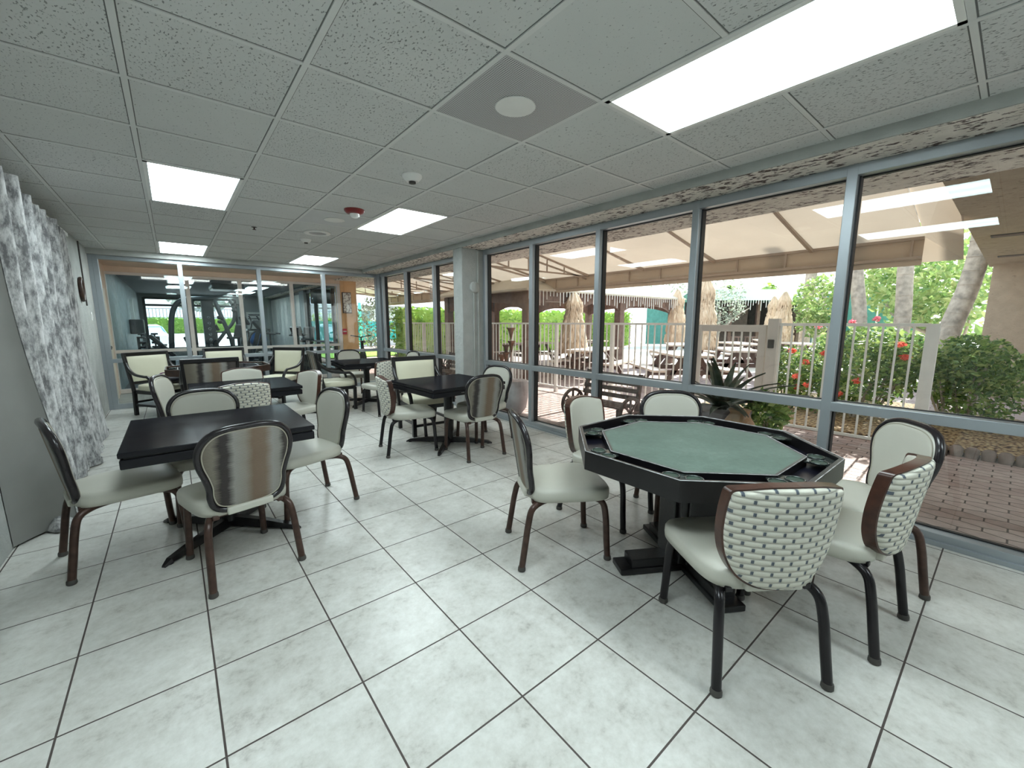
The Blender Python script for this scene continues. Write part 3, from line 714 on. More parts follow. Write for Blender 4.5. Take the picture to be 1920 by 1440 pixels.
def make_C():
    t = thing('armchair', '', 'armchair', (0, 0, -50))
    put('seat', seat_mb(0.54, 0.50, -0.22, 0.28, 0.47, 0.085), 'vinyl_cream', t)
    put('seat_rail', MB().b(-0.26, 0.26, -0.21, 0.265, 0.33, 0.385), 'black_wood', t, bevel=0.006)
    zb, zt = 0.47, 0.92; yb = lambda z: -0.22 - 0.17 * (z - 0.44)
    f = MB()
    for sx in (-1, 1): f.beam((sx * 0.262, yb(0.36), 0.36), (sx * 0.285, yb(zt), zt), 0.035, 0.05)
    f.beam((-0.30, yb(0.905), 0.905), (0.30, yb(0.905), 0.905), 0.045, 0.055); f.beam((-0.27, yb(0.49), 0.49), (0.27, yb(0.49), 0.49), 0.03, 0.04)
    put('back_frame', f, 'black_wood', t, bevel=0.006)
    def fp(u, v, o):
        z = 0.505 + (0.885 - 0.505) * v; e = 0.016 * (1 - abs(2 * u - 1) ** 6) * (1 - abs(2 * v - 1) ** 6)
        return ((u - 0.5) * 0.53, yb(z) + (e if o > 0 else -e * 0.5) + o * 0.012, z)
    put('back_cushion', MB().sheet(lambda u, v: fp(1 - u, v, 1), 20, 20), 'vinyl_cream', t)
    put('back_panel', MB().sheet(lambda u, v: fp(u, v, -1), 20, 20), 'stripe', t, label='striped fabric on the rear of the back')
    for sx in (-1, 1):
        put('armrest', MB().tube(catmull([(sx * 0.285, yb(0.80), 0.80), (sx * 0.295, -0.21, 0.70), (sx * 0.30, -0.08, 0.625), (sx * 0.30, 0.10, 0.60), (sx * 0.295, 0.18, 0.59), (sx * 0.285, 0.25, 0.50), (sx * 0.275, 0.265, 0.38)], 5), 0.024, 8, flat=(1, 0.8)), 'black_wood', t)
        put('leg', MB().beam((sx * 0.245, 0.245, 0.0), (sx * 0.25, 0.25, 0.36), 0.048, 0.048), 'black_wood', t, bevel=0.005)
        put('leg', MB().beam((sx * 0.235, -0.27, 0.0), (sx * 0.255, -0.215, 0.36), 0.045, 0.045), 'black_wood', t, bevel=0.005)
        put('stretcher', MB().beam((sx * 0.243, -0.25, 0.16), (sx * 0.247, 0.245, 0.16), 0.022, 0.03), 'black_wood', t)
    put('stretcher', MB().beam((-0.24, 0.245, 0.13), (0.24, 0.245, 0.13), 0.022, 0.03), 'black_wood', t)
    put('stretcher', MB().beam((-0.245, -0.24, 0.20), (0.245, -0.24, 0.20), 0.022, 0.03), 'black_wood', t)
    return t
CA, CB, CC = make_A(), make_B(), make_C()
used = set()
def chair(proto, x, y, ang, label, group):
    rz = math.radians(ang - 90)
    if proto.name not in used:
        used.add(proto.name); proto.location = (x, y, 0); proto.rotation_euler = (0, 0, rz); proto['label'] = label; proto['group'] = group
        return proto
    return dup(proto, (x, y, 0), rz, label, group)
G1, G2, G3, G4, G5, G6 = ('chairs at the nearest black table', 'chairs at the second black table', 'chairs at the black table by the column', 'chairs at the far window table', 'chairs around the green card table', 'armchairs around the rear card table')
chair(CA, -0.32, 3.30, 12, 'cream vinyl chair with rounded back beside the grey curtain, facing right', G1)
chair(CA, 0.20, 2.73, 101, 'striped back chair with black frame in front of nearest black table', G1)
chair(CA, 0.69, 3.30, 193, 'cream vinyl chair on the right side of nearest black table', G1)
chair(CA, 0.13, 3.70, 268, 'cream rounded chair pushed in behind the nearest black table', G1)
chair(CB, 0.46, 4.76, 94, 'dotted weave back chair in front of the second black table', G2)
chair(CA, 0.10, 5.22, -18, 'narrow looking cream chair at the left end of the second black table', G2)
chair(CB, 0.60, 5.70, 267, 'cream chair with reddish rim behind the second black table', G2)
chair(CB, 0.97, 5.07, 197, 'cream chair seen edge on at right of the second black table, studded rim', G2)
chair(CB, 1.90, 4.10, -12, 'dotted weave back chair left of the table by the column', G3)
chair(CC, 2.42, 4.72, 266, 'black framed square back armchair behind the table by the column', G3)
chair(CA, 2.38, 3.56, 88, 'striped back chair in front of the table by the column', G3)
chair(CA, 2.74, 3.86, 192, 'cream chair right of the table by the column, near the window', G3)
chair(CC, 1.93, 6.85, -3, 'black armchair seen from the side at left of the far window table', G4)
chair(CA, 2.53, 7.72, 268, 'cream rounded chair behind the far window table', G4)
chair(CA, 3.08, 6.85, 185, 'mostly hidden cream chair beyond the far table by the window', G4)
chair(CB, 2.42, 6.10, 98, 'dotted weave back chair in front of the far window table', G4)
chair(CA, 1.73, 1.67, -29, 'cream chair with striped back on the left of the green card table', G5)
chair(CB, 2.35, 1.77, 276, 'cream chair with reddish brown rim behind the left of the green card table', G5)
chair(CA, 2.70, 1.43, 226, 'cream rounded chair behind the green card table by the window', G5)
chair(CA, 2.79, 0.49, 131, 'cream chair with thick black rim at far right by the window', G5)
chair(CB, 2.33, 0.47, 86, 'dotted weave chair seen from the side at right front of the green card table', G5)
chair(CB, 1.78, 0.65, 54, 'dotted weave back chair nearest the camera at the green card table', G5)
chair(CC, -0.18, 8.12, 303, 'cream square back armchair at far left with dark bag on it', G6)
chair(CC, 0.33, 6.66, 91, 'armchair seen from behind with striped back, at the rear card table', G6)
chair(CC, 0.66, 8.50, 268, 'armchair against the glass wall behind the rear card table', G6)
chair(CC, 1.36, 8.02, 222, 'cream armchair at the right end of the rear card table', G6)

# bag and cloth
bag = MB().rings([[(math.copysign(abs(math.cos(a)) ** .6, math.cos(a)) * rx, math.copysign(abs(math.sin(a)) ** .6, math.sin(a)) * ry, z) for a in [k * PI / 12 for k in range(24)]] for rx, ry, z in ((0.15, 0.09, 0), (0.18, 0.11, 0.03), (0.17, 0.10, 0.07), (0.11, 0.06, 0.11), (0.03, 0.02, 0.12))])
o = tag(put('handbag', bag, 'bag', loc=(-0.14, 8.06, 0.472)), 'slumped dark bag lying on the far left armchair seat', 'bag')
put('strap', MB().tube(catmull([(-0.10, 0, 0.09), (-0.04, -0.03, 0.15), (0.05, -0.04, 0.15), (0.11, 0, 0.09)], 5), 0.008, 6), 'purple', o)

# ------------------------------------------------------------------ tables
def make_table():
    t = thing('dining_table', '', 'table', (0, 0, -50))
    h = 0.465
    put('tabletop', MB().b(-h, h, -h, h, 0.69, 0.72), 'table_black', t, bevel=0.006)
    put('lower_leaf', MB().b(-h + 0.004, h - 0.004, -h + 0.004, h - 0.004, 0.63, 0.68), 'table_black', t, bevel=0.006)
    put('apron', MB().b(-h + 0.02, h - 0.02, -h + 0.02, h - 0.02, 0.675, 0.695).b(-0.2, 0.2, -0.2, 0.2, 0.60, 0.635), 'black_wood', t)
    put('wear_mark', MB().b(-0.13, -0.06, -h - 0.0, -h + 0.006, 0.655, 0.661).b(0.0, 0.06, -h, -h + 0.006, 0.655, 0.662).b(0.09, 0.14, -h, -h + 0.006, 0.652, 0.657), 'edge_wear', t, label='small worn pale scuffs on the table edge')
    put('column', MB().lathe([(0.055, 0.05), (0.05, 0.12), (0.05, 0.55), (0.10, 0.60), (0.14, 0.615)], n=20), 'black_wood', t)
    for k in range(4):
        a = PI / 4 + k * PI / 2; c, s_ = math.cos(a), math.sin(a)
        f = MB()
        pts = [(0.02, 0.075, 0.03), (0.25, 0.062, 0.028), (0.46, 0.035, 0.024), (0.50, 0.012, 0.012)]
        f.rings([[(c * d - s_ * w, s_ * d + c * w, z) for w, z in ((-wd, 0.012 if d < .49 else 0.0), (wd, 0.012 if d < .49 else 0.0), (wd * .7, zt), (-wd * .7, zt))] for d, zt, wd in pts], sm=False)
        f.lathe([(0.018, 0.0), (0.018, 0.02)], (c * 0.46, s_ * 0.46, 0), 10)
        put('foot', f, 'black_wood', t)
    return t
T1 = make_table(); T1.location = (0.19, 3.27, 0); T1['label'] = 'nearest black square table, left, with double layered edge'; T1['group'] = 'black square tables'
dup(T1, (0.54, 5.15, 0), 0, 'second black square table in row, behind the nearest one', 'black square tables')
dup(T1, (2.36, 4.03, 0), math.radians(2), 'black square table with cross base in front of the window column', 'black square tables')
dup(T1, (2.53, 7.05, 0), math.radians(-3), 'far black square table with bright reflecting top near the window corner', 'black square tables')

def octo(ap, rot=0.0):
    R = ap / math.cos(PI / 8); return [(R * math.cos(PI / 8 + k * PI / 4 + rot), R * math.sin(PI / 8 + k * PI / 4 + rot)) for k in range(8)]
def card_table(loc, rz_base, label, ap, felt, wood, z=0.735, feltz=0.722):
    t = thing('card_table', label, 'card table', loc)
    o0, o1, i0, i1 = octo(ap), octo(ap - 0.022), octo(ap - 0.135), octo(ap - 0.15)
    put('rim', MB().rings([[(x, y, z - 0.095) for x, y in o0], [(x, y, z) for x, y in o0], [(x, y, z) for x, y in o1], [(x, y, z - 0.06) for x, y in o1]], cap0=False, cap1=False, sm=False), wood, t, bevel=0.002)
    put('tray', MB().prism(octo(ap - 0.015), z - 0.095, z - 0.055), 'tray_dark', t)
    put('inner_rail', MB().rings([[(x, y, z - 0.06) for x, y in i0], [(x, y, feltz) for x, y in i0], [(x, y, feltz) for x, y in i1]], cap0=False, cap1=False, sm=False), wood, t, bevel=0.002)
    put('playing_surface', MB().prism(octo(ap - 0.148), z - 0.06, feltz - 0.001), felt, t)
    put('worn_highlight', MB().tube([(x, y, z) for x, y in octo(ap - 0.003)], 0.0022, 6, closed=True).tube([(x, y, feltz) for x, y in octo(ap - 0.137)], 0.0018, 6, closed=True), 'edge_light', t)  # pale tubes paint in the highlight along the worn rim edges
    for k in range(8):
        a0 = Vector(octo(ap - 0.022)[k]); a1 = Vector(octo(ap - 0.022)[(k + 1) % 8]); b0 = Vector(octo(ap - 0.135)[k]); b1 = Vector(octo(ap - 0.135)[(k + 1) % 8])
        d = (a1 - a0).normalized()
        for e in (0, 1):
            A, B_ = (a0, b0) if e == 0 else (a1, b1); s_ = 1 if e == 0 else -1
            c1, c2 = B_ + d * s_ * 0.045 , A + d * s_ * 0.092
            q = [A, c2, b0 + d * 0.05 if e == 0 else b1 - d * 0.05, B_]
            if e: q = q[::-1]
            pl = MB().prism([(p.x, p.y) for p in q], z - 0.03, z - 0.022)
            cc = (A + B_) / 2 + d * s_ * 0.052
            ring = [(cc.x + 0.036 * math.cos(j * PI / 12), cc.y + 0.036 * math.sin(j * PI / 12), z - 0.02) for j in range(24)]
            pl.tube(ring, 0.004, 6, closed=True)
            o = put('cup_holder', pl, 'cup_metal', t)
            put('cup_well', MB().lathe([(0.034, z - 0.0215), (0.034, z - 0.0205)], (cc.x, cc.y, 0), 24), 'cup_dark', o)
    Rz = Matrix.Rotation(rz_base, 3, 'Z')
    put('column', MB().ob((0, 0, 0.36), (0.27, 0.16, 0.56), Rz).ob((0, 0, 0.36), (0.16, 0.27, 0.56), Rz).ob((0, 0, 0.36), (0.235, 0.235, 0.56), Rz), wood, t, bevel=0.006)
    for k in range(4):
        R = Matrix.Rotation(rz_base + k * PI / 2, 3, 'Z')
        f = MB().ob(R @ Vector((0.20, 0, 0.055)), (0.30, 0.11, 0.06), R).ob(R @ Vector((0.235, 0, 0.022)), (0.36, 0.13, 0.034), R)
        put('foot', f, wood, t, bevel=0.006)
    return t
card_table((2.16, 1.06, 0), math.radians(148.5), 'octagonal black card table with green felt top and cup holders', 0.61, 'felt', 'black_wood')
card_table((0.50, 7.55, 0), 0.3, 'rear octagonal card table with dark top and reddish side', 0.63, 'table_black', 'dark_wood')

# ------------------------------------------------------------------ breezeway between the glass walls
struct('floor', MB().b(-0.9, 4.5, 9.05, 10.9, -0.1, -0.002), simple('walkway', (0.28, 0.29, 0.28), 0.7, world=True))
struct('ceiling', MB().b(-0.95, 3.25, 9.0, 11.0, 2.42, 2.62), 'peach')
struct('wall_left', MB().b(-1.1, -0.88, 9.05, 10.9, -0.1, 2.5), 'peach')
d = struct('door_1', MB().b(-0.88, -0.86, 9.25, 10.35, 0.0, 2.02), 'peach', bevel=0.003)
put('door_leaf', MB().b(-0.865, -0.85, 9.32, 10.28, 0.01, 1.96), 'door_peach', d, bevel=0.003)
put('door_handle', MB().b(-0.85, -0.79, 9.38, 9.45, 0.93, 0.99).b(-0.82, -0.79, 9.38, 9.56, 0.945, 0.975), 'brass', d, bevel=0.004)
for k, x in enumerate((0.2, 1.9)):  # added tube lights, out of view, to brighten the dark breezeway
    t = thing('ceiling_light', 'long added tube light to brighten the breezeway, unseen behind the header of the far glass wall, %s' % ('left', 'right')[k], 'ceiling light', (x, 9.22, 2.42))
    put('base', MB().b(-0.65, 0.65, -0.06, 0.06, -0.03, 0), 'white_plastic', t); put('diffuser', MB().b(-0.62, 0.62, -0.05, 0.05, -0.07, -0.03), emis('tube_%d' % k, (1.0, 0.97, 0.92), 9.0), t)
struct('wall_front', MB().b(3.36, 3.76, 10.9, 11.35, -0.1, 2.42), 'orange', bevel=0.01)
t = thing('wall_art', 'framed plaque with leafy branch pattern on the orange pillar', 'wall art', (3.50, 10.9, 1.86))
put('frame', MB().b(-0.11, 0.11, -0.035, 0.0, -0.26, 0.26), 'dark_wood', t, bevel=0.004)
put('panel', MB().b(-0.09, 0.10, -0.042, -0.03, -0.24, 0.24), 'plaque', t)
t = thing('fire_alarm', 'small red fire alarm pull station on the orange pillar', 'fire alarm', (3.40, 10.9, 1.14))
put('box', MB().b(-0.05, 0.05, -0.05, 0.0, -0.07, 0.07), 'alarm_red', t, bevel=0.006)
put('pull_bar', MB().b(-0.04, 0.04, -0.06, -0.05, -0.01, 0.015), 'white', t)
tag(put('pillar_conduit', MB().b(3.44, 3.455, 10.885, 10.9, 1.2, 2.40), 'orange'), 'thin painted conduit on the orange pillar above the alarm', 'conduit')

# ------------------------------------------------------------------ gym
GY = 10.9
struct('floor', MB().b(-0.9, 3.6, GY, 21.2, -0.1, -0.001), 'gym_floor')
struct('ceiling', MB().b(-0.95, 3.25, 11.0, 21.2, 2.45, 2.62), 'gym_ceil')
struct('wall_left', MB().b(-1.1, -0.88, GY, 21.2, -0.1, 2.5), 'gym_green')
w = MB().b(-0.9, -0.72, 21, 21.2, 0, 2.45).b(2.15, 3.6, 21, 21.2, 0, 2.45).b(-0.72, 2.15, 21, 21.2, 2.3, 2.45).b(-0.72, 2.15, 21, 21.2, 0, 0.35)
struct('wall_front', w, 'gym_wall')
w = MB()
for x in (-0.72, 2.15): w.b(x - 0.04, x + 0.04, 20.93, 21.03, 0.35, 2.3)
for x in (0.75,): w.b(x - 0.03, x + 0.03, 20.95, 21.03, 0.35, 2.3)
for z in (0.35, 2.02, 2.28): w.b(-0.72, 2.15, 20.95, 21.03, z - 0.04, z + 0.04)
o = struct('window_4', w, 'gym_black'); put('glass_pane', MB().b(-0.7, 2.13, 21.05, 21.056, 0.38, 2.28), 'glass2', o)
w = MB(); gxs = [-0.905, 0.33, 1.24, 2.26, 3.32]
for x in gxs: w.b(x - 0.035, x + 0.035, GY, GY + 0.1, 0, 2.318)
w.b(-0.88, 3.358, GY + 0.002, GY + 0.098, 2.265, 2.317); w.b(-0.88, 3.358, GY + 0.002, GY + 0.098, 0.78, 0.84); w.b(-0.88, 3.358, GY + 0.002, GY + 0.098, 0.001, 0.08)
o = struct('window_5', w, simple('frame_pink', (0.72, 0.66, 0.64), 0.5, var=0.05), bevel=0.003)
for a, c in zip(gxs[:-1], gxs[1:]):
    put('glass_pane', MB().b(a + 0.04, c - 0.04, GY + 0.05, GY + 0.056, 0.84, 2.265), 'glass2', o)
    put('glass_pane', MB().b(a + 0.04, c - 0.04, GY + 0.05, GY + 0.056, 0.08, 0.78), 'glass2', o)
struct('trim_6', MB().b(-0.88, 3.36, GY, GY + 0.1, 2.32, 2.45), 'peach')
w = MB(); ys = [11.35, 12.2, 13.1, 14.0, 14.9, 15.5, 16.4, 17.3, 18.2, 19.1, 20.0, 20.9]
for y in ys: w.b(3.5, 3.6, y - 0.035, y + 0.035, 0, 2.3)
w.b(3.5, 3.6, 11.35, 21, 2.3, 2.4); w.b(3.5, 3.6, 11.35, 21, 0, 0.08); w.b(3.5, 3.6, 11.35, 21, 0.76, 0.82)
o = struct('window_6', w, 'gym_black'); put('glass_pane', MB().b(3.56, 3.566, 11.35, 21, 0.08, 2.3), 'glass2', o)
struct('wall_right', MB().b(3.42, 3.6, 14.9, 15.5, 0, 2.4), 'gym_wall')
bl = MB()
for k in range(100):
    y = 15.55 + k * 0.053; bl.b(3.46, 3.48, y, y + 0.045, 0.05, 2.3)
tag(put('vertical_blind', bl, 'blind'), 'long run of pale vertical blinds in the gym side windows', 'blinds', kind='stuff')
for (x, y), l in zip([(0.0, 11.9), (0.0, 13.9), (0.0, 16.0), (1.9, 12.6), (1.9, 15.0), (1.9, 17.6)], ['nearest left', 'second left', 'farthest left', 'nearest right', 'second right', 'farthest right']):
    light(x, y, '%s of the glowing panels in the gym ceiling' % l, 'gym_panel', 2.45)
tag(put('gym_ceiling_unit', MB().b(0.95, 1.75, 14.2, 15.2, 2.28, 2.45), 'gym_grey', bevel=0.05), 'grey boxy unit on the gym ceiling', 'air unit')
# gym equipment
t = thing('multi_gym', 'big black weight machine with curved grey frame behind the glass', 'weight machine', (0.55, 14.0, 0))
put('frame', MB().tube(catmull([(-0.62, 0, 0.0), (-0.58, 0, 0.9), (-0.50, 0, 1.6), (-0.30, 0, 1.93), (0.1, 0, 2.0), (0.45, 0, 2.02), (0.75, 0, 2.1)], 6), 0.06, 10).tube(catmull([(0.35, 0.1, 0.75), (0.6, 0.1, 1.1), (0.82, 0.1, 1.4), (0.86, 0.1, 1.75), (0.75, 0.1, 2.05)], 6), 0.045, 10).tube([(0.42, 0, 2.0), (0.55, 0, 1.5), (0.72, 0, 0.9), (0.82, 0, 0.0)], 0.055, 10), 'gym_grey', t)
put('weight_stack', MB().b(-0.28, -0.05, -0.12, 0.12, 0.1, 1.95).b(0.12, 0.38, -0.12, 0.12, 0.05, 1.95), 'gym_black', t, bevel=0.01)
wd = MB()
for k in range(6): wd.tube([(0.25 + 0.028 * math.cos(a * PI / 6), -0.125, 0.75 + 0.15 * k + 0.028 * math.sin(a * PI / 6)) for a in range(12)], 0.006, 5, closed=True)
put('weight_marks', wd, 'steel', t)
put('pulley', MB().lathe([(0.07, -0.02), (0.07, 0.02)], (0.88, 0, 2.1), 16).lathe([(0.08, -0.02), (0.08, 0.02)], (0.95, 0, 1.85), 16), 'gym_black', t)
hg = MB()
for (x, z) in ((0.5, 1.5), (0.5, 1.38), (0.88, 2.15), (1.0, 2.13), (0.85, 1.85), (0.85, 1.7), (1.05, 2.05)):
    hg.lathe([(0.02, -0.05), (0.065, -0.03), (0.065, 0.03), (0.02, 0.05)], (x, -0.05, z), 14)
put('grip', hg, 'gym_black', t)
put('bench_pad', MB().beam((-1.0, -0.2, 1.05), (-0.55, -0.2, 0.5), 0.26, 0.1).beam((-0.3, -0.25, 1.0), (-0.1, -0.25, 0.45), 0.24, 0.1).beam((-0.95, -0.2, 0.48), (-0.5, -0.2, 0.48), 0.26, 0.1), 'gym_black', t, bevel=0.03)
put('base', MB().b(-0.8, 0.9, -0.1, 0.1, 0.0, 0.08), 'gym_black', t)
t = thing('dumbbell_rack', 'black rack stacked with dumbbells by the gym left wall', 'dumbbell rack', (-0.50, 14.6, 0))
put('rack', MB().b(-0.26, 0.30, -0.2, 0.2, 0.0, 0.08).beam((-0.2, 0, 0), (-0.2, 0, 1.0), 0.06, 0.06).beam((0.2, 0, 0), (0.2, 0, 1.0), 0.06, 0.06), 'gym_black', t)
for k in range(4):
    z = 0.3 + 0.24 * k
    for x in (-0.13, 0.13):
        w_ = (0.26 - 0.04 * k) / 2
        put('dumbbell', MB().lathe([(0.02, -w_), (0.075, -w_ + 0.01), (0.075, -w_ / 3), (0.02, -w_ / 3), (0.02, w_ / 3), (0.075, w_ / 3), (0.075, w_), (0.02, w_)], (x, 0, z), 12), 'gym_black', t)
def cardio(name, x, y, rz, label, kind, s=1.0):
    t = thing(name, label, {'elliptical_trainer': 'elliptical', 'treadmill': 'treadmill', 'exercise_bike': 'exercise bike'}[name], (x, y, 0), rz); t.scale = (s, s, s)
    if kind == 'ell':
        put('base', MB().b(-0.25, 0.25, -0.7, 0.7, 0, 0.12).lathe([(0.3, 0.1), (0.33, 0.3), (0.28, 0.5), (0.1, 0.6)], (0, 0.4, 0), 16, sx=0.5), 'gym_black', t, bevel=0.02)
        for sx in (-1, 1): put('handlebar', MB().tube(catmull([(sx * 0.2, 0.35, 0.5), (sx * 0.24, 0.2, 0.95), (sx * 0.27, -0.05, 1.15), (sx * 0.27, -0.1, 1.4), (sx * 0.25, -0.02, 1.6)], 5), 0.025, 8), 'gym_black', t)
        put('console', MB().ob((0, 0.25, 1.42), (0.36, 0.08, 0.3), Matrix.Rotation(-0.5, 3, 'X')).beam((0, 0.4, 0.4), (0, 0.27, 1.35), 0.1, 0.08), 'gym_black', t, bevel=0.02)
        put('pedal', MB().b(-0.2, -0.06, -0.4, 0.0, 0.28, 0.33).b(0.06, 0.2, -0.2, 0.2, 0.36, 0.41), 'gym_grey', t)
    elif kind == 'tread':
        put('deck', MB().b(-0.35, 0.35, -0.9, 0.8, 0.05, 0.2), 'gym_black', t, bevel=0.02)
        for sx in (-1, 1): put('upright', MB().beam((sx * 0.34, 0.75, 0.15), (sx * 0.34, 0.45, 1.15), 0.07, 0.12), 'gym_grey', t)
        put('console', MB().ob((0, 0.5, 1.25), (0.75, 0.1, 0.4), Matrix.Rotation(-0.6, 3, 'X')), 'gym_black', t, bevel=0.02)
        put('handrail', MB().tube([(-0.34, 0.5, 1.05), (-0.34, 0.0, 1.0)], 0.025, 8).tube([(0.34, 0.5, 1.05), (0.34, 0.0, 1.0)], 0.025, 8), 'gym_black', t)
    else:
        put('base', MB().b(-0.25, 0.25, -0.5, -0.42, 0, 0.06).b(-0.25, 0.25, 0.42, 0.5, 0, 0.06).beam((0, -0.46, 0.05), (0, 0.46, 0.05), 0.06, 0.06), 'gym_grey', t)
        put('flywheel', MB().rings([[(x, 0.25 + 0.22 * math.cos(k * PI / 12), 0.32 + 0.22 * math.sin(k * PI / 12)) for k in range(24)] for x in (-0.04, 0.04)]), 'steel', t)
        put('saddle', MB().b(-0.12, 0.12, -0.4, -0.12, 0.86, 0.93).beam((0, -0.26, 0.05), (0, -0.26, 0.88), 0.05, 0.05), 'gym_black', t, bevel=0.02)
        put('seat_back', MB().beam((0, -0.42, 0.9), (0, -0.55, 1.3), 0.34, 0.07), 'gym_black', t, bevel=0.03)
        put('handlebar', MB().tube([(-0.22, 0.1, 1.1), (-0.2, 0.3, 1.08), (0.2, 0.3, 1.08), (0.22, 0.1, 1.1)], 0.02, 8).beam((0, 0.28, 0.3), (0, 0.3, 1.1), 0.05, 0.05), 'gym_black', t)
        put('console', MB().ob((0, 0.34, 1.22), (0.26, 0.05, 0.2), Matrix.Rotation(-0.5, 3, 'X')), 'gym_black', t)
    return t
cardio('elliptical_trainer', 2.15, 16.6, 1.9, 'black elliptical trainer in the gym under the wall poster', 'ell')
cardio('treadmill', 2.65, 15.2, 1.2, 'dark treadmill with tilted console beside the gym blinds', 'tread')
cardio('exercise_bike', 2.75, 12.5, 2.5, 'dark exercise bike with seat back, nearer the gym glass', 'bike', 0.95)
cardio('exercise_bike', 3.05, 13.75, 2.5, 'dark exercise bike by the gym side window', 'bike', 0.95)
cardio('exercise_bike', 1.25, 15.3, 2.2, 'exercise bike with silver wheel behind the weight machine', 'bike', 1.0)
tag(put('exercise_ball', MB().lathe([(0.3 * math.cos(a), 0.3 + 0.3 * math.sin(a)) for a in [(-PI / 2 + 0.05) + k * (PI - 0.1) / 14 for k in range(15)]], n=24), 'blue_ball', loc=(2.55, 18.6, 0.42)), 'blue exercise ball on a rack in the gym', 'exercise ball')
tag(put('ball_rack', MB().b(2.2, 2.95, 18.35, 18.9, 0.0, 0.10).b(2.2, 2.95, 18.35, 18.9, 1.05, 1.12).beam((2.22, 18.4, 0), (2.22, 18.4, 1.1), 0.05, 0.05).beam((2.93, 18.4, 0), (2.93, 18.4, 1.1), 0.05, 0.05).b(2.22, 2.93, 18.4, 18.9, 0.40, 0.44), 'gym_black'), 'black shelf rack holding the blue ball', 'rack')
t = thing('wall_poster', 'white exercise chart poster on the far gym wall', 'poster', (2.85, 20.98, 1.45))
put('sheet', MB().b(-0.33, 0.33, -0.01, 0, -0.5, 0.35), 'white', t)
put('heading', MB().b(-0.26, 0.26, -0.014, -0.01, 0.2, 0.26).b(-0.28, 0.28, -0.014, -0.01, 0.05, 0.09), 'gym_grey', t)
t = thing('television', 'black flat television hanging from the gym ceiling', 'television', (3.35, 12.4, 2.08), math.radians(-20))
put('screen', MB().b(-0.32, 0.3, -0.03, 0.03, -0.2, 0.2), 'screen', t, bevel=0.008); put('bracket', MB().b(-0.02, 0.02, 0.03, 0.07, 0.0, 0.36), 'gym_black', t)
t = thing('wall_dispenser', 'black wall basket on the gym left wall', 'wall basket', (-0.88, 15.5, 1.25))
put('basket', MB().b(0, 0.3, -0.2, 0.2, -0.2, 0.2), 'gym_black', t, bevel=0.03)
put('clip', MB().b(0.05, 0.12, -0.05, 0.05, 0.2, 0.75), 'lattice', t)
t = thing('storage_cabinet', 'low dark cabinet behind the glass at right of the gym front', 'cabinet', (2.0, 11.3, 0))
put('body', MB().b(-0.45, 0.55, -0.2, 0.2, 0.0, 0.68), 'gym_black', t, bevel=0.01)
put('drawer', MB().b(-0.42, 0.52, -0.215, -0.2, 0.38, 0.65), 'gym_black', t); put('handle', MB().b(-0.03, 0.13, -0.225, -0.215, 0.5, 0.515), 'steel', t)
# car and greenery beyond the gym
t = thing('parked_car', 'pale silver car parked outside beyond the gym window', 'car', (-0.95, 30.0, 0), math.radians(8)); t.scale = (0.88, 0.88, 0.80)
body = [(-0.9, 0.3), (-0.92, 0.75), (-0.85, 0.98), (-0.65, 1.45), (-0.5, 1.56), (0.5, 1.56), (0.65, 1.45), (0.85, 0.98), (0.92, 0.75), (0.9, 0.3)]
def carring(y, s, zc): return [(x * s, y, 0.3 + (z - 0.3) * zc) for x, z in body]
put('body', MB().rings([carring(-2.1, 0.85, 0.45), carring(-2.0, 0.97, 0.52), carring(-0.9, 1.0, 0.62), carring(-0.2, 0.97, 0.95), carring(0.8, 0.97, 1.0), carring(1.7, 0.96, 0.85), carring(2.1, 0.9, 0.55)]), 'car_paint', t)
put('windscreen', MB().sheet(lambda u, v: ((u - 0.5) * 1.35 * (1 - 0.15 * v), -0.93 + 0.62 * v, 1.02 + 0.42 * v), 4, 4), 'car_glass', t)
for x in (-0.82, 0.82):
    for y in (-1.35, 1.35): put('wheel', MB().rings([[(x + d, y + 0.32 * math.cos(k * PI / 10), 0.32 + 0.32 * math.sin(k * PI / 10)) for k in range(20)] for d in (-0.1, 0.1)]), 'tyre', t)
for x in (-0.95, 0.95): put('wing_mirror', MB().ob((x, -0.5, 1.05), (0.18, 0.1, 0.12)), 'car_paint', t, bevel=0.02)
tag(put('hedge', MB().leaves((0, 66, 0.95), (16, 0.8, 0.95), 6000, 0.34, 11, shape='box').b(-15.8, 15.8, 65.6, 66.4, 0, 1.8), 'leaf_hedge'), 'green hedge behind the car outside the gym window', 'hedge', kind='stuff')
t = thing('iron_fence', 'pale railing above the hedge outside the gym window', 'fence', (0, 68, 0))
put('rail', MB().b(-14, 16, -0.04, 0.04, 3.0, 3.1).b(-14, 16, -0.04, 0.04, 1.9, 2.0), 'roof_tile', t)
f = MB()
for k in range(90): f.b(-14 + k * 0.333, -13.92 + k * 0.333, -0.03, 0.03, 0.0, 3.1)
put('picket', f, 'roof_tile', t)['kind'] = 'stuff'
for k, (x, y) in enumerate(((-7, 80), (4, 82), (14, 80))):
    t = thing('background_tree', ['leafy tree far outside the gym window, left', 'leafy tree far outside the gym window, middle', 'leafy tree far outside the gym window, right'][k], 'tree', (x, y, 0))
    put('crown', MB().leaves((0, 0, 6.5), (5, 4, 3.6), 1600, 0.9, 20 + k), 'leaf_grey', t); put('trunk', MB().tube([(0, 0, 0), (0.1, 0, 3.5), (0, 0, 6)], [0.3, 0.24, 0.14], 8), 'bark', t)

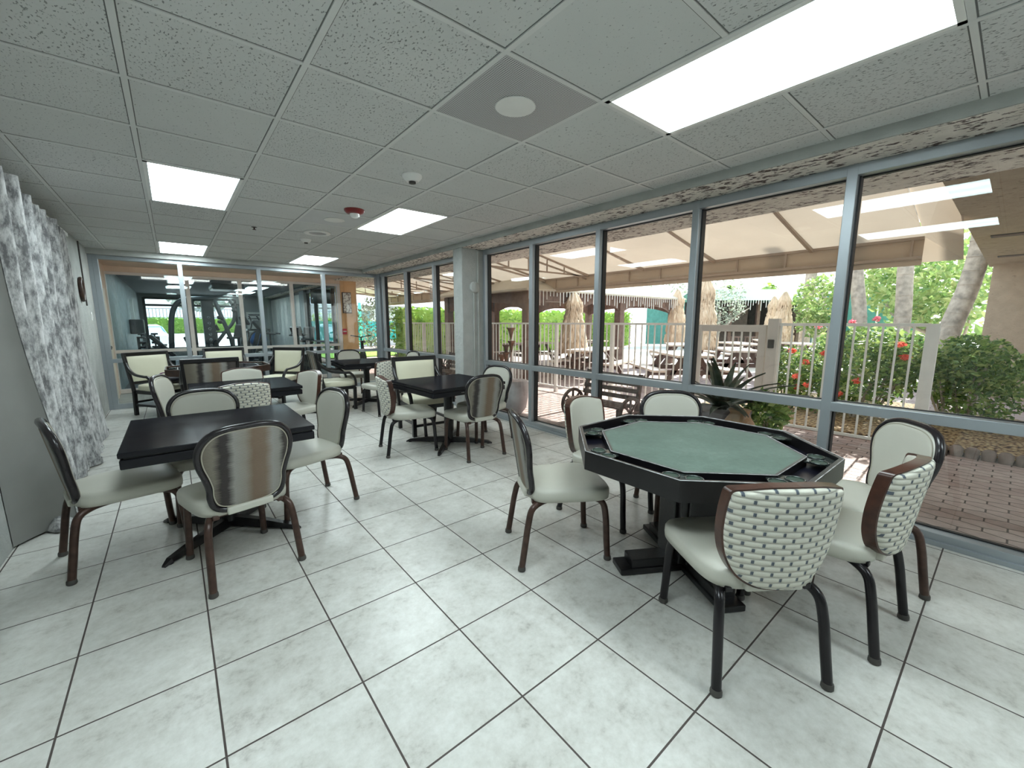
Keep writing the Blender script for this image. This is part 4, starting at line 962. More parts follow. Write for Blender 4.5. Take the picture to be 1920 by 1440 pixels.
# ------------------------------------------------------------------ outdoors: ground
struct('floor', MB().b(WX + 0.02, 12.5, -6, 26, -0.2, -0.015), 'paver')
struct('floor', MB().b(12.5, 60, -12, 95, -0.2, -0.02), 'concrete')
struct('floor', MB().b(WX + 0.02, 12.5, 26, 95, -0.2, -0.018), 'concrete')
struct('floor', MB().b(-30, WX + 0.02, 21.2, 95, -0.2, -0.02), 'concrete')
tag(put('lawn', MB().b(4.5, 16, 16.5, 19.8, -0.014, 0.02).b(20, 30, 0.5, 6, -0.019, 0.02), 'grass'), 'strip of bright green lawn beyond the patio', 'lawn', kind='stuff')
# wing wall, vents
struct('wall_wing', MB().b(11.6, 12.0, -6, 0.42, -0.1, 2.40), 'wing_stucco')
for x, l in ((7.75, 'nearer'), (10.2, 'farther')):
    t = thing('soffit_vent', '%s of the two dark rectangular vents in the outdoor soffit' % l, 'soffit vent', (x, 0.12, 2.40), 0, 'soffit vents')
    put('frame', MB().b(-0.1, 0.1, -0.22, 0.22, -0.01, 0), 'rubber', t)
    put('slats', MB().b(-0.07, -0.03, -0.2, 0.2, -0.014, -0.008).b(-0.01, 0.03, -0.2, 0.2, -0.014, -0.008), 'stone', t)
# awning
AY0, AY1, AX0, AX1 = 0.85, 18.0, 4.42, 7.2
ZA, ZB, ZV = 2.98, 2.40, 2.10
t = thing('patio_awning', 'long beige fabric awning over the patio outside the windows', 'awning', (0, 0, 0))
put('canopy', MB().sheet(lambda u, v: (AX0 + (AX1 - AX0) * u, AY0 + (AY1 - AY0) * v, ZA + (ZB - ZA) * u - 0.03 * math.sin(PI * u) * abs(math.sin(PI * (AY0 + (AY1 - AY0) * v) / 1.37))), 12, 84), 'canvas', t)
put('valance', MB().b(AX1, AX1 + 0.006, AY0, AY1, ZV + 0.03, ZB), 'canvas', t)
put('end_panel', MB().add([(AX0, 0.40, 2.76), (AX0, AY0, ZA), (AX1, AY0, ZB), (AX1 + 0.02, 0.50, ZV), (AX1, AY0, ZV), (4.6, 0.44, 2.42), (AX1 - 0.25, 0.47, 2.42)], [(0, 1, 2, 3), (2, 4, 3), (0, 6, 5)]), 'canvas', t)
put('scalloped_trim', MB().b(AX1 - 0.005, AX1 + 0.012, AY0, AY1, ZV - 0.03, ZV + 0.03), 'canvas', t)
put('frame_bar', MB().beam((AX1 - 0.03, AY0, ZB - 0.01), (AX1 - 0.03, AY1, ZB - 0.01), 0.035, 0.035).beam((AX1 - 0.03, AY0, ZV + 0.06), (AX1 - 0.03, AY1, ZV + 0.06), 0.035, 0.035), 'awning_frame', t)
y = 2.0; k = 0
while y < AY1:
    put('rafter', MB().beam((AX0, y, ZA - 0.03), (AX1 - 0.03, y, ZB - 0.02), 0.04, 0.05), 'awning_frame', t)
    y += 1.37
f = MB(); y = AY0 + 0.1
while y < AY1: f.beam((AX1 - 0.03, y, ZV + 0.05), (AX1 - 0.03, y, ZB), 0.025, 0.025); y += 0.685
put('valance_strut', f, 'awning_frame', t)
for y in (6.2, 9.0, 12.0, 15.0):
    f = MB().beam((AX0, y, 2.78), (AX1, y, 2.32), 0.03, 0.03).beam((4.45, y, 2.38), (AX1, y, 2.38), 0.03, 0.03)
    for x in (5.0, 5.5, 6.0, 6.5): f.beam((x, y, 2.38), (x, y, ZA - (x - AX0) * (ZA - ZB) / (AX1 - AX0) - 0.03), 0.022, 0.022)
    f.beam((4.45, y, 2.40), (AX1, y + 1.3, 2.36), 0.03, 0.03)
    put('truss', f, 'awning_frame', t)

# railing sections
def railing(y0, y1, label, x=5.9):
    t = thing('patio_railing', label, 'railing', (x, y0, 0), 0, 'pale picket railing around the patio')
    Ln = y1 - y0
    put('top_rail', MB().b(-0.02, 0.02, 0, Ln, 1.33, 1.365), 'white_metal', t, bevel=0.004)
    put('bottom_rail', MB().b(-0.015, 0.015, 0, Ln, 0.08, 0.11), 'white_metal', t)
    put('post', MB().b(-0.03, 0.03, -0.03, 0.03, -0.01, 1.35), 'white_metal', t)
    n = int(round(Ln / 0.118)); me = MB().b(-0.009, 0.009, -0.009, 0.009, 0.10, 1.34).mesh('picket', 'white_metal')
    for k in range(1, n):
        o = put('picket', me, None, t, loc=(0, Ln * k / n, 0))
    return t
railing(0.56, 2.0, 'pale railing section right of the gate in front of flowering bushes')
ysr = [3.06, 4.45, 5.80, 7.20, 8.60, 10.0, 11.4, 12.8]
for k in range(7):
    railing(ysr[k], ysr[k + 1], ['railing section just left of the gate', 'railing section left of the gate, behind the slatted bench', 'railing section in front of the nearest thatched umbrella', 'railing section behind the rusty metal flower', 'railing section seen left of the column, nearest to it', 'railing section seen left of the column, middle one', 'railing section seen left of the column, farthest one'][k])
put('end_post', MB().b(-0.035, 0.035, 0.0, 0.07, -0.01, 1.36), 'white_metal', bpy.data.objects['patio_railing'])
bpy.data.objects['end_post'].location = (0, -0.07, 0)
t = thing('patio_gate', 'beige metal gate with wide frame between two thick posts', 'gate', (5.9, 0, 0))
put('gate_post', MB().b(-0.05, 0.05, 1.90, 2.02, -0.01, 1.42), 'gate_metal', t, bevel=0.005); put('gate_post', MB().b(-0.05, 0.05, 2.99, 3.09, -0.01, 1.40), 'gate_metal', t, bevel=0.005)
put('gate_frame', MB().b(-0.025, 0.025, 2.04, 2.13, 0.08, 1.34).b(-0.025, 0.025, 2.88, 2.97, 0.08, 1.34).b(-0.025, 0.025, 2.13, 2.88, 1.25, 1.34).b(-0.025, 0.025, 2.13, 2.88, 0.08, 0.16), 'gate_metal', t, bevel=0.004)
for k in range(6): put('picket', MB().b(-0.009, 0.009, -0.009, 0.009, 0.12, 1.3), 'white_metal', t, loc=(0, 2.235 + k * 0.107, 0))
put('gate_latch', MB().b(-0.07, -0.045, 1.93, 2.0, 1.05, 1.16), 'rubber', t, bevel=0.008)
put('hinge', MB().b(-0.05, 0.03, 2.97, 3.0, 1.1, 1.2), 'rubber', t)

# thatched umbrellas
def make_umbrella():
    t = thing('thatched_umbrella', '', 'umbrella', (0, 0, -50), 0, 'closed thatched patio umbrellas')
    put('pole', MB().tube([(0, 0, 0), (0, 0, 2.3)], 0.025, 8), 'brown_wood', t)
    def ring(r, z, sd, fr=0.10):
        rn = random.Random(sd); return [(r * (1 + fr * math.sin(k * 3 * PI / 8) + rn.uniform(-0.1, 0.1)) * math.cos(k * PI / 24), r * (1 + fr * math.sin(k * 3 * PI / 8 + 1) + rn.uniform(-0.1, 0.1)) * math.sin(k * PI / 24), z + rn.uniform(-0.02, 0.02)) for k in range(48)]
    put('canopy', MB().rings([ring(0.30, 0.68, 1), ring(0.315, 0.78, 2), ring(0.30, 0.95, 3), ring(0.27, 1.02, 33), ring(0.285, 1.08, 34), ring(0.26, 1.28, 35), ring(0.235, 1.34, 4), ring(0.25, 1.40, 36), ring(0.215, 1.6, 5), ring(0.19, 1.66, 37), ring(0.20, 1.72, 38), ring(0.14, 1.9, 6), ring(0.11, 1.98, 7)], cap0=False), 'thatch', t)
    put('cap', MB().rings([ring(0.17, 1.96, 11), ring(0.19, 2.03, 12), ring(0.16, 2.15, 13), ring(0.11, 2.28, 14), ring(0.06, 2.38, 15), ring(0.02, 2.42, 16)], cap0=False), 'thatch', t)
    fr = MB(); rn = random.Random(5)
    for k in range(1100):
        a = rn.uniform(0, 2 * PI); z = rn.uniform(0.72, 2.1); r = 0.325 - 0.13 * (z - 0.72) if z < 1.9 else 0.19
        p = Vector((r * math.cos(a), r * math.sin(a), z + 0.05)); q = Vector((p.x * rn.uniform(1.0, 1.16), p.y * rn.uniform(1.0, 1.16), z - rn.uniform(0.06, 0.18))); d = Vector((-math.sin(a), math.cos(a), 0)) * 0.014
        fr.add([p - d, p + d, q], [(0, 1, 2)])
    put('fringe', fr, 'thatch', t); return t
U = make_umbrella()
ul = [(7.87, 7.15, 0.88, 'wide closed thatched umbrella at left in front of the pavilion'), (12.92, 7.2, 1.0, 'closed thatched umbrella just left of the window mullion by the gate'), (10.52, 5.11, 1.02, 'tallest closed thatched umbrella just right of the mullion, behind the gate'), (18.54, 6.25, 0.98, 'smaller closed thatched umbrella half hidden by its right neighbour'), (15.64, 4.96, 0.97, 'closed thatched umbrella behind the right gate post')]
U.location = (ul[0][0], ul[0][1], 0); U.scale = (1.15, 1.15, ul[0][2]); U['label'] = ul[0][3]
for x, y, s, l in ul[1:]: dup(U, (x, y, 0), x, l, None, (1.1 if s > 1 else 1.05, 1.1 if s > 1 else 1.05, s))
# picnic tables
def make_picnic():
    t = thing('picnic_table', '', 'picnic table', (0, 0, -50), 0, 'picnic tables on the pool deck')
    p = MB()
    for k in range(5): p.b(-0.8, 0.8, -0.36 + k * 0.147, -0.225 + k * 0.147, 0.70, 0.74)
    put('tabletop', p, 'picnic_top', t)
    for s in (-1, 1):
        put('bench_seat', MB().b(-0.8, 0.8, s * 0.7 - 0.13, s * 0.7 + 0.13, 0.42, 0.46), 'picnic_top', t)
        put('leg_frame', MB().beam((s * 0.55, -0.6, 0), (s * 0.55, -0.15, 0.7), 0.05, 0.09).beam((s * 0.55, 0.6, 0), (s * 0.55, 0.15, 0.7), 0.05, 0.09).beam((s * 0.55, -0.8, 0.39), (s * 0.55, 0.8, 0.39), 0.05, 0.09), 'picnic_leg', t)
    return t
PT = make_picnic()
pl = [(7.95, 6.55, 0.3, 'picnic table under the leftmost thatched umbrella'), (8.2, 4.45, 0.9, 'picnic table nearest the window left of the gate'), (10.5, 4.3, 0.7, 'picnic table behind the gate under the tallest umbrella'), (11.6, 6.3, 0.6, 'picnic table farther back left of the gate mullion'), (13.6, 5.4, 0.9, 'picnic table beyond the middle of the gate'), (16.6, 5.7, 0.5, 'farthest picnic table in front of the tiki hut'), (14.9, 4.2, 0.9, 'picnic table right of the gate post'), (11.0, 9.3, 0.2, 'picnic table inside the shaded pavilion, nearer post'), (8.6, 9.6, 0.0, 'picnic table inside the shaded pavilion at left')]
PT.location = (pl[0][0], pl[0][1], 0); PT.rotation_euler = (0, 0, pl[0][2]); PT['label'] = pl[0][3]
for x, y, r, l in pl[1:]: dup(PT, (x, y, 0), r, l)

# pavilion
t = thing('pavilion', 'brown wooden pavilion with arched openings and pale roof', 'pavilion', (0, 0, 0))
px_, py_ = [6.55, 8.3, 10.1, 13.0], [7.4, 11.0]
def arch(p0, p1, z0=1.62, z1=2.12, wd=0.09):
    p0, p1 = Vector(p0), Vector(p1); d = (p1 - p0); Ln = d.length; d.normalize(); nrm = Vector((-d.y, d.x)) * wd / 2; m = MB(); n = 18; vs = []
    for i in range(n + 1):
        u = i / n; xx = abs(2 * u - 1); zz = z0 + (z1 - 0.24 - z0) * (1 - max(0, (xx - 0.12) / 0.88) ** 2.6) if xx < 0.985 else z0 - 0.02
        q = p0 + d * Ln * u
        for sgn in (1, -1):
            vs += [(q.x + nrm.x * sgn, q.y + nrm.y * sgn, zz), (q.x + nrm.x * sgn, q.y + nrm.y * sgn, z1)]
    fs = []
    for i in range(n):
        a, b_ = i * 4, i * 4 + 4
        fs += [(a, b_, b_ + 1, a + 1), (a + 2, a + 3, b_ + 3, b_ + 2), (a, a + 2, b_ + 2, b_), (a + 1, b_ + 1, b_ + 3, a + 3)]
    return m.add(vs, fs)
for yy in py_:
    for x in px_: put('post', MB().b(x - 0.1, x + 0.1, yy - 0.1, yy + 0.1, 0, 2.1), 'brown_wood', t)
    for a, c in zip(px_[:-1], px_[1:]): put('arch', arch((a, yy), (c, yy)), 'brown_wood', t)
for x in (px_[0], px_[-1]): put('arch', arch((x, py_[0]), (x, py_[1])), 'brown_wood', t)
x0, x1, y0, y1 = 6.25, 13.3, 7.1, 11.3
put('roof', MB().add([(x0, y0, 2.14), (x1, y0, 2.14), (x1, y1, 2.14), (x0, y1, 2.14), (8.2, 9.2, 3.1), (11.3, 9.2, 3.1), (x0, y0, 2.10), (x1, y0, 2.10), (x1, y1, 2.10), (x0, y1, 2.10)],
    [(0, 1, 5, 4), (1, 2, 5), (2, 3, 4, 5), (3, 0, 4), (0, 6, 7, 1), (1, 7, 8, 2), (2, 8, 9, 3), (3, 9, 6, 0), (6, 9, 8, 7)]), 'roof_light', t)
ic = MB(); rn = random.Random(4)
for k in range(62):
    x = 6.3 + k * 0.112; l = rn.choice([0.12, 0.2, 0.28, 0.34]); ic.b(x, x + 0.011, 7.08, 7.091, 2.1 - l, 2.1)
tag(put('icicle_lights', ic, 'icicle'), 'row of white icicle lights hanging off the pavilion eave', 'string lights', kind='stuff')
# hedge, houses, fences beyond
tag(put('hedge', MB().leaves((14.0, 15.2, 1.0), (7.3, 0.6, 0.95), 14000, 0.17, 31, shape='box').b(6.8, 21.2, 14.8, 15.5, 0, 1.85), 'leaf_hedge'), 'long bright green clipped hedge behind the pavilion and railing', 'hedge', kind='stuff')
t = thing('neighbour_house', 'pale grey blue house roof beyond the hedge', 'house', (9.5, 24, 0))
put('wall', MB().b(-3.5, 3.5, 0, 3, 0, 2.4), 'house', t); put('roof', MB().add([(-4, -0.4, 2.3), (4, -0.4, 2.3), (4, 3.4, 2.3), (-4, 3.4, 2.3), (-2, 1.5, 3.3), (2, 1.5, 3.3)], [(0, 1, 5, 4), (1, 2, 5), (2, 3, 4, 5), (3, 0, 4), (3, 2, 1, 0)]), 'roof_tile', t)
put('window', MB().b(-2.8, -2.0, -0.02, 0, 1.2, 2.0).b(-1.2, -0.5, -0.02, 0, 1.2, 2.0), 'car_glass', t)
t = thing('screen_fence', 'bright cyan screen fence beyond the orange pillar', 'fence', (0, 20.2, 0))
put('screen', MB().b(4.6, 9.6, -0.02, 0.02, 0.5, 1.42).b(4.6, 9.6, -0.02, 0.02, 0.0, 0.06), 'cyan', t); put('post', MB().b(7.0, 7.12, -0.08, -0.02, 0, 2.3), 'cyan_post', t)
tag(put('fence_shrub', MB().leaves((6.2, 21.4, 0.9), (2.5, 0.6, 0.95), 1500, 0.2, 41), 'leaf_hedge'), 'green shrub row peeking above the cyan fence', 'shrub')
t = thing('background_tree', 'loose pale green tree between cyan fence and railing', 'tree', (6.2, 15.9, 0))
put('crown', MB().leaves((0, 0, 1.35), (0.75, 0.75, 1.05), 1100, 0.13, 42), 'leaf_grey', t); put('trunk', MB().tube([(0, 0, 0), (0.05, 0, 1.2)], 0.05, 8), 'bark', t)
t = thing('windscreen_fence', 'tall dark teal court windscreen fence in the far background', 'fence', (0, 0, 0))
put('screen', MB().add([(21.6, 13.9, 0.1), (25.5, 8.2, 0.1), (25.5, 8.2, 2.75), (21.6, 13.9, 2.75), (24.0, 2.4, 0.1), (24.0, 2.4, 2.75), (21.62, 13.92, 0.1), (25.52, 8.22, 0.1), (25.52, 8.22, 2.75), (21.62, 13.92, 2.75), (24.02, 2.4, 0.1), (24.02, 2.4, 2.75)], [(0, 1, 2, 3), (1, 4, 5, 2), (9, 8, 7, 6), (8, 11, 10, 7)]), 'teal', t)
f = MB()
for k in range(8):
    u = k / 7; f.tube([(25.4 + (23.9 - 25.4) * u, 8.2 + (2.4 - 8.2) * u, 0), (25.4 + (23.9 - 25.4) * u, 8.2 + (2.4 - 8.2) * u, 2.8)], 0.04, 6)
put('post', f, 'white_metal', t)
# tiki hut
t = thing('tiki_hut', 'dark timber tiki bar hut with green roof edge', 'hut', (21.0, 8.0, 0), math.radians(-39))
put('wall', MB().b(-2.2, 2.2, 0, 2.2, 0, 0.95).b(-2.2, -0.1, 0.1, 2.2, 0.95, 2.4).b(1.3, 2.2, 0.1, 2.2, 0.95, 2.4).b(-2.2, 2.2, 1.9, 2.2, 0, 2.4), 'tiki_dark', t)
for x in (-2.2, -1.0, 0.3, 1.3, 2.2): put('post', MB().b(x - 0.07, x + 0.07, -0.1, 0.04, 0, 2.4), 'brown_wood', t)
put('counter', MB().b(-2.3, 2.3, -0.25, 0.1, 1.0, 1.07), 'brown_wood', t)
put('roof', MB().add([(-2.7, -0.6, 2.35), (2.7, -0.6, 2.35), (2.7, 2.6, 2.35), (-2.7, 2.6, 2.35), (-2.4, 0.9, 2.95), (2.4, 0.9, 2.95)], [(0, 1, 5, 4), (1, 2, 5), (2, 3, 4, 5), (3, 0, 4), (3, 2, 1, 0)]), 'teal_dark', t)
ic = MB(); rn = random.Random(8)
for k in range(46):
    x = -2.65 + k * 0.117; l = rn.uniform(0.12, 0.5); ic.b(x, x + 0.02, -0.63, -0.61, 2.38 - l, 2.38)
put('icicle_lights', ic, 'icicle', t)['kind'] = 'stuff'
for k, (x, y) in enumerate(((19.3, 7.3), (18.9, 7.7))):
    t = thing('bar_stool', ['wooden bar stool in front of the tiki hut, right one', 'wooden bar stool in front of the tiki hut, left one'][k], 'bar stool', (x, y, 0), 0, 'bar stools at the tiki hut')
    put('seat', MB().b(-0.18, 0.18, -0.18, 0.18, 0.72, 0.76), 'brown_wood', t)
    for sx in (-1, 1):
        for sy in (-1, 1): put('leg', MB().beam((sx * 0.18, sy * 0.18, 0), (sx * 0.13, sy * 0.13, 0.73), 0.04, 0.04), 'brown_wood', t)
# trees by the hut
def tree(name, loc, label, crowns, trunk, mat='leaf_light', lsize=0.22, cat='tree'):
    t = thing(name, label, cat, loc)
    m = MB()
    for k, (c, r, n) in enumerate(crowns): m.leaves(c, r, n, lsize, 50 + k + int(abs(loc[0] * 7)))
    put('crown', m, mat, t)
    m = MB()
    for pts, rs in trunk: m.tube(catmull(pts, 4), [rs[0] + (rs[1] - rs[0]) * i / (len(catmull(pts, 4)) - 1) for i in range(len(catmull(pts, 4)))], 8)
    put('trunk', m, 'bark', t); return t
tree('bare_tree', (18.6, 8.4, 0), 'grey loose branching tree in front of the tiki hut', [((0, 0, 2.0), (1.3, 1.0, 0.8), 900), ((0.9, 0.5, 2.8), (1.5, 1.2, 0.7), 500)], [([(0, 0, 0), (0.05, 0, 1.0), (0.1, 0, 1.8)], (0.09, 0.05)), ([(0.05, 0, 0.9), (0.7, -0.4, 1.6), (1.2, -0.8, 2.0)], (0.05, 0.02)), ([(0.05, 0, 1.1), (-0.6, 0.4, 1.9), (-0.9, 0.6, 2.6)], (0.05, 0.02))], 'leaf_grey', 0.13)
tree('background_tree', (27, 15.5, 0), 'dark leafy tree high behind the pavilion roof', [((0, 0, 3.6), (3.2, 2.6, 1.5), 1500)], [([(0, 0, 0), (0, 0, 1.5), (0.2, 0, 3)], (0.2, 0.1))], 'leaf_grey', 0.22)
def palm_small(loc, label, h):
    t = thing('palm_tree', label, 'palm tree', loc)
    put('trunk', MB().tube([(0, 0, 0), (0.1, 0, h / 2), (0, 0, h)], 0.11, 8), 'bark', t)
    m = MB(); rn = random.Random(int(h * 10) + int(loc[0]))
    for k in range(26):
        a = rn.uniform(0, 2 * PI); el = rn.uniform(-0.5, 1.1); L_ = rn.uniform(0.9, 1.3)
        base = Vector((0, 0, h)); d = Vector((math.cos(a) * math.cos(el), math.sin(a) * math.cos(el), math.sin(el)))
        prev = None; sd = Vector((-math.sin(a), math.cos(a), 0))
        for j in range(5):
            u = j / 4; p = base + d * L_ * u + Vector((0, 0, -0.7 * u * u)); w = 0.16 * math.sin(PI * min(0.95, u + 0.12))
            cur = (p - sd * w, p + sd * w)
            if prev: m.add([prev[0], prev[1], cur[1], cur[0]], [(0, 1, 2, 3)])
            prev = cur
    put('fronds', m, 'leaf_hedge', t)
palm_small((33, 14.2, 0), 'distant fan palm on the skyline, left one', 3.9)
palm_small((37, 12.9, 0), 'distant fan palm on the skyline, right one', 4.2)
# palm trunks and garden at right
def trunk(loc, pts, r, label):
    P = catmull(pts, 6); m = MB().tube(P, [r[0] + (r[1] - r[0]) * i / (len(P) - 1) for i in range(len(P))], 14)
    t = thing('palm_tree', label, 'palm tree', loc); put('trunk', m, 'bark', t)
    rg = MB()
    for i in range(2, len(P) - 1, 2):
        rr = r[0] + (r[1] - r[0]) * i / (len(P) - 1); rg.tube([P[i] + Vector((0, 0, -0.012)), P[i] + Vector((0, 0, 0.012))], rr * 1.05, 14)
    put('ring_scar', rg, 'bark', t)
    return t
trunk((11.9, 0.95, 0), [(0, 0, 0), (0.0, -0.02, 0.6), (0.05, -0.10, 1.3), (0.1, -0.25, 2.1), (0.0, -0.32, 2.9), (-0.3, -0.3, 4.0), (-0.5, -0.2, 5.5)], (0.19, 0.13), 'thick curved pale palm trunk leaning beside the stucco wing wall')
trunk((12.26, 1.62, 0), [(0, 0, 0), (0, 0.0, 1.5), (0, 0.08, 3), (0, 0.1, 6)], (0.15, 0.125), 'straight pale palm trunk, second from the right')
trunk((12.3, 2.26, 0), [(0, 0, 0), (0, 0.1, 1.5), (0, 0.3, 3), (0, 0.4, 6)], (0.145, 0.12), 'pale palm trunk just right of the window mullion')
trunk((16.5, 4.55, 0), [(0, 0, 0), (0, 0, 2), (0, -0.05, 6)], (0.17, 0.15), 'pinkish palm trunk left of the right mullion, taller one')
trunk((19.64, 4.83, 0), [(0, 0, 0), (0, 0.1, 2), (0.1, 0.2, 2.6)], (0.16, 0.13), 'shorter palm trunk beside the pinkish one')
tree('plumeria_tree', (14.6, 1.25, 0), 'branching plumeria tree with green leaves right of the mullion', [((0, 0.4, 2.3), (1.4, 1.2, 0.9), 1500), ((-0.3, 0.0, 1.7), (0.9, 0.7, 0.5), 400), ((1, 1.2, 2.8), (1.5, 1.3, 0.8), 900)], [([(0, 0, 0), (0, 0.05, 0.7), (0.1, 0.3, 1.4), (0, 0.6, 2.1)], (0.07, 0.03)), ([(0, 0.05, 0.7), (-0.2, -0.25, 1.3), (-0.3, -0.4, 2.0)], (0.05, 0.02)), ([(0.05, 0.2, 1.1), (0.0, 0.9, 1.6), (0.1, 1.2, 2.4)], (0.045, 0.02)), ([(0, 0, 0.4), (0.1, -0.4, 0.9), (0.1, -0.5, 1.8)], (0.05, 0.02))], 'leaf_light', 0.19)
tree('citrus_tree', (12.6, 3.25, 0), 'leafy tree just left of the right mullion above the bushes', [((0, 0, 1.9), (0.65, 0.55, 0.65), 800), ((-0.1, 0.1, 1.35), (0.4, 0.35, 0.35), 250)], [([(0, 0, 0), (0, 0, 1.0), (0.05, 0, 1.7)], (0.04, 0.02))], 'leaf_light', 0.15)
tag(put('background_foliage', MB().leaves((20, -1.0, 1.9), (3.0, 4.0, 2.6), 4200, 0.34, 77, shape='box'), 'leaf_light'), 'dense sunlit foliage behind the palm trunks', 'foliage', kind='stuff')
def bush(loc, label, blobs, mat, flowers=(), lsize=0.1, fm='flower_red'):
    t = thing('flowering_bush' if flowers else 'garden_bush', label, 'bush', loc)
    m = MB()
    for k, (c, r, n) in enumerate(blobs):
        m.leaves(c, r, n, lsize, 90 + k + int(loc[1] * 13) % 50, shell=0.35)
    put('foliage', m, mat, t)
    st = MB(); rn = random.Random(3)
    for (c, r, n) in blobs:
        for j in range(5):
            a = rn.uniform(0, 6.28); st.tube([(c[0] * 0.4, c[1] * 0.4, 0), (c[0] + r[0] * .5 * math.cos(a), c[1] + r[1] * .5 * math.sin(a), c[2])], 0.012, 5)
    put('stems', st, 'bark', t)
    for c in flowers:
        put('flower', MB().leaves(c, (0.055, 0.055, 0.04), 60, 0.035, int(c[0] * 50 + c[2] * 90), shell=0.3, asp=0.8), fm, t)
    return t
bush((7.35, 1.35, 0), 'large red flowering bush behind the railing at right', [((0, 0, 0.75), (0.55, 0.75, 0.55), 2600), ((0.1, 0.45, 0.35), (0.45, 0.5, 0.35), 900), ((0, -0.4, 0.9), (0.4, 0.4, 0.35), 900)], 'leaf_shrub', [(-0.45, 0.3, 0.95), (-0.5, -0.1, 0.62), (-0.3, 0.55, 0.8), (-0.42, -0.45, 1.1), (-0.5, 0.45, 0.5), (-0.35, -0.5, 0.95), (-0.45, 0.1, 0.42), (-0.4, 0.62, 0.6)], 0.085)
bush((7.6, 2.25, 0), 'smaller red flowering bush behind the railing next to the gate', [((0, 0, 0.6), (0.4, 0.42, 0.42), 1500)], 'leaf_shrub', [(-0.3, 0.1, 0.75), (-0.3, -0.2, 0.4), (-0.25, 0.3, 0.5), (-0.3, -0.1, 0.95)], 0.08)
bush((8.9, 1.6, 0), 'tall pink flowering bush rising above the railing top', [((0, 0, 0.95), (0.5, 0.7, 0.40), 1200)], 'leaf_light', [(-0.2, 0.4, 1.42), (-0.2, 0.15, 1.38), (-0.2, -0.15, 1.43), (-0.25, 0.6, 1.3)], 0.12, 'flower_pink')
bush((7.6, 0.32, 0), 'feathery green bush in front of the stucco wing wall', [((0, 0, 0.85), (0.5, 0.42, 0.38), 2400), ((0.2, -0.1, 0.5), (0.6, 0.45, 0.4), 1500), ((-0.1, 0.35, 0.7), (0.35, 0.3, 0.3), 500)], 'leaf_shrub', (), 0.075)
bush((8.3, -0.28, 0), 'small pale green bush at the right edge by the wing wall', [((0, 0, 0.85), (0.3, 0.26, 0.25), 700)], 'leaf_light', (), 0.08)
tag(put('mulch_bed', MB().sheet(lambda u, v: (6.32 + 2.9 * u, -1.2 + 2.0 * v, -0.01 + 0.10 * math.sin(PI * min(1, u * 1.5 + 0.1)) + 0.02 * math.sin(u * 40) * math.sin(v * 37)), 30, 30).b(6.3, 9.3, 0.8, 3.2, -0.01, 0.05), 'mulch'), 'bed of golden brown wood mulch under the bushes', 'mulch bed', kind='stuff')
ed = MB()
for k in range(18):
    y = -1.2 + k * 0.113; ed.lathe([(0.05, 0.0), (0.058, 0.08), (0.03, 0.11)], (6.27, y, -0.015), 10)
tag(put('bed_edging', ed, 'stone'), 'dark scalloped stone edging along the mulch bed', 'edging')
# bromeliad pot
t = thing('potted_bromeliad', 'dark spiky bromeliad in a grey pot outside the window', 'potted plant', (4.50, 1.93, 0))
put('pot', MB().lathe([(0.20, 0.0), (0.27, 0.1), (0.30, 0.25), (0.28, 0.42), (0.29, 0.45), (0.25, 0.45)], n=24), 'grey_pot', t)
m = MB(); rn = random.Random(9)
for k in range(30):
    a = rn.uniform(0, 2 * PI); el = rn.uniform(0.5, 1.4); L_ = rn.uniform(0.52, 0.80); d = Vector((math.cos(a), math.sin(a), 0)); sd = Vector((-math.sin(a), math.cos(a), 0)); prev = None
    for j in range(8):
        u = j / 7; p = Vector((0, 0, 0.45)) + d * (L_ * u * math.cos(el) + 0.16 * u * u) + Vector((0, 0, L_ * (math.sin(el) * u - 0.45 * u * u * math.cos(el)))); w = 0.05 * (1 - u ** 2.6) + 0.002
        cur = (p - sd * w, p + Vector((0, 0, -0.012)), p + sd * w)
        if prev: m.add([prev[0], prev[1], prev[2], cur[2], cur[1], cur[0]], [(0, 1, 4, 5), (1, 2, 3, 4)])
        prev = cur
put('leaves', m, 'leaf_dark', t)
bush((4.85, 1.62, 0), 'leafy green potted plant beside the bromeliad, behind the pot', [((0, 0, 0.42), (0.25, 0.24, 0.24), 700)], 'leaf_shrub', (), 0.08)
t = thing('terracotta_urn', 'brown tan urn between bromeliad and green plant', 'urn', (4.18, 1.62, 0)); put('body', MB().lathe([(0.09, 0), (0.13, 0.1), (0.155, 0.25), (0.13, 0.42), (0.08, 0.5), (0.1, 0.54)], n=20), 'terracotta', t)
t = thing('metal_hoop', 'thin dark curved metal hoop in front of the plant pot', 'hoop', (4.40, 2.25, 0)); put('hoop', MB().tube([(0.0, 0.12 * math.cos(a), 0.22 + 0.14 * math.sin(a)) for a in [k * PI / 10 for k in range(11)]], 0.012, 6).tube([(0, 0.12, 0), (0, 0.12, 0.22)], 0.012, 6).tube([(0, -0.12, 0), (0, -0.12, 0.22)], 0.012, 6), 'gym_black', t)
# mauve urn
t = thing('planter_urn', 'pale mauve rounded planter outside the glass by the column', 'planter', (3.98, 4.78, 0))
put('body', MB().lathe([(0.11, 0), (0.17, 0.08), (0.20, 0.25), (0.205, 0.42), (0.19, 0.5), (0.17, 0.5)], n=24), 'mauve_pot', t)
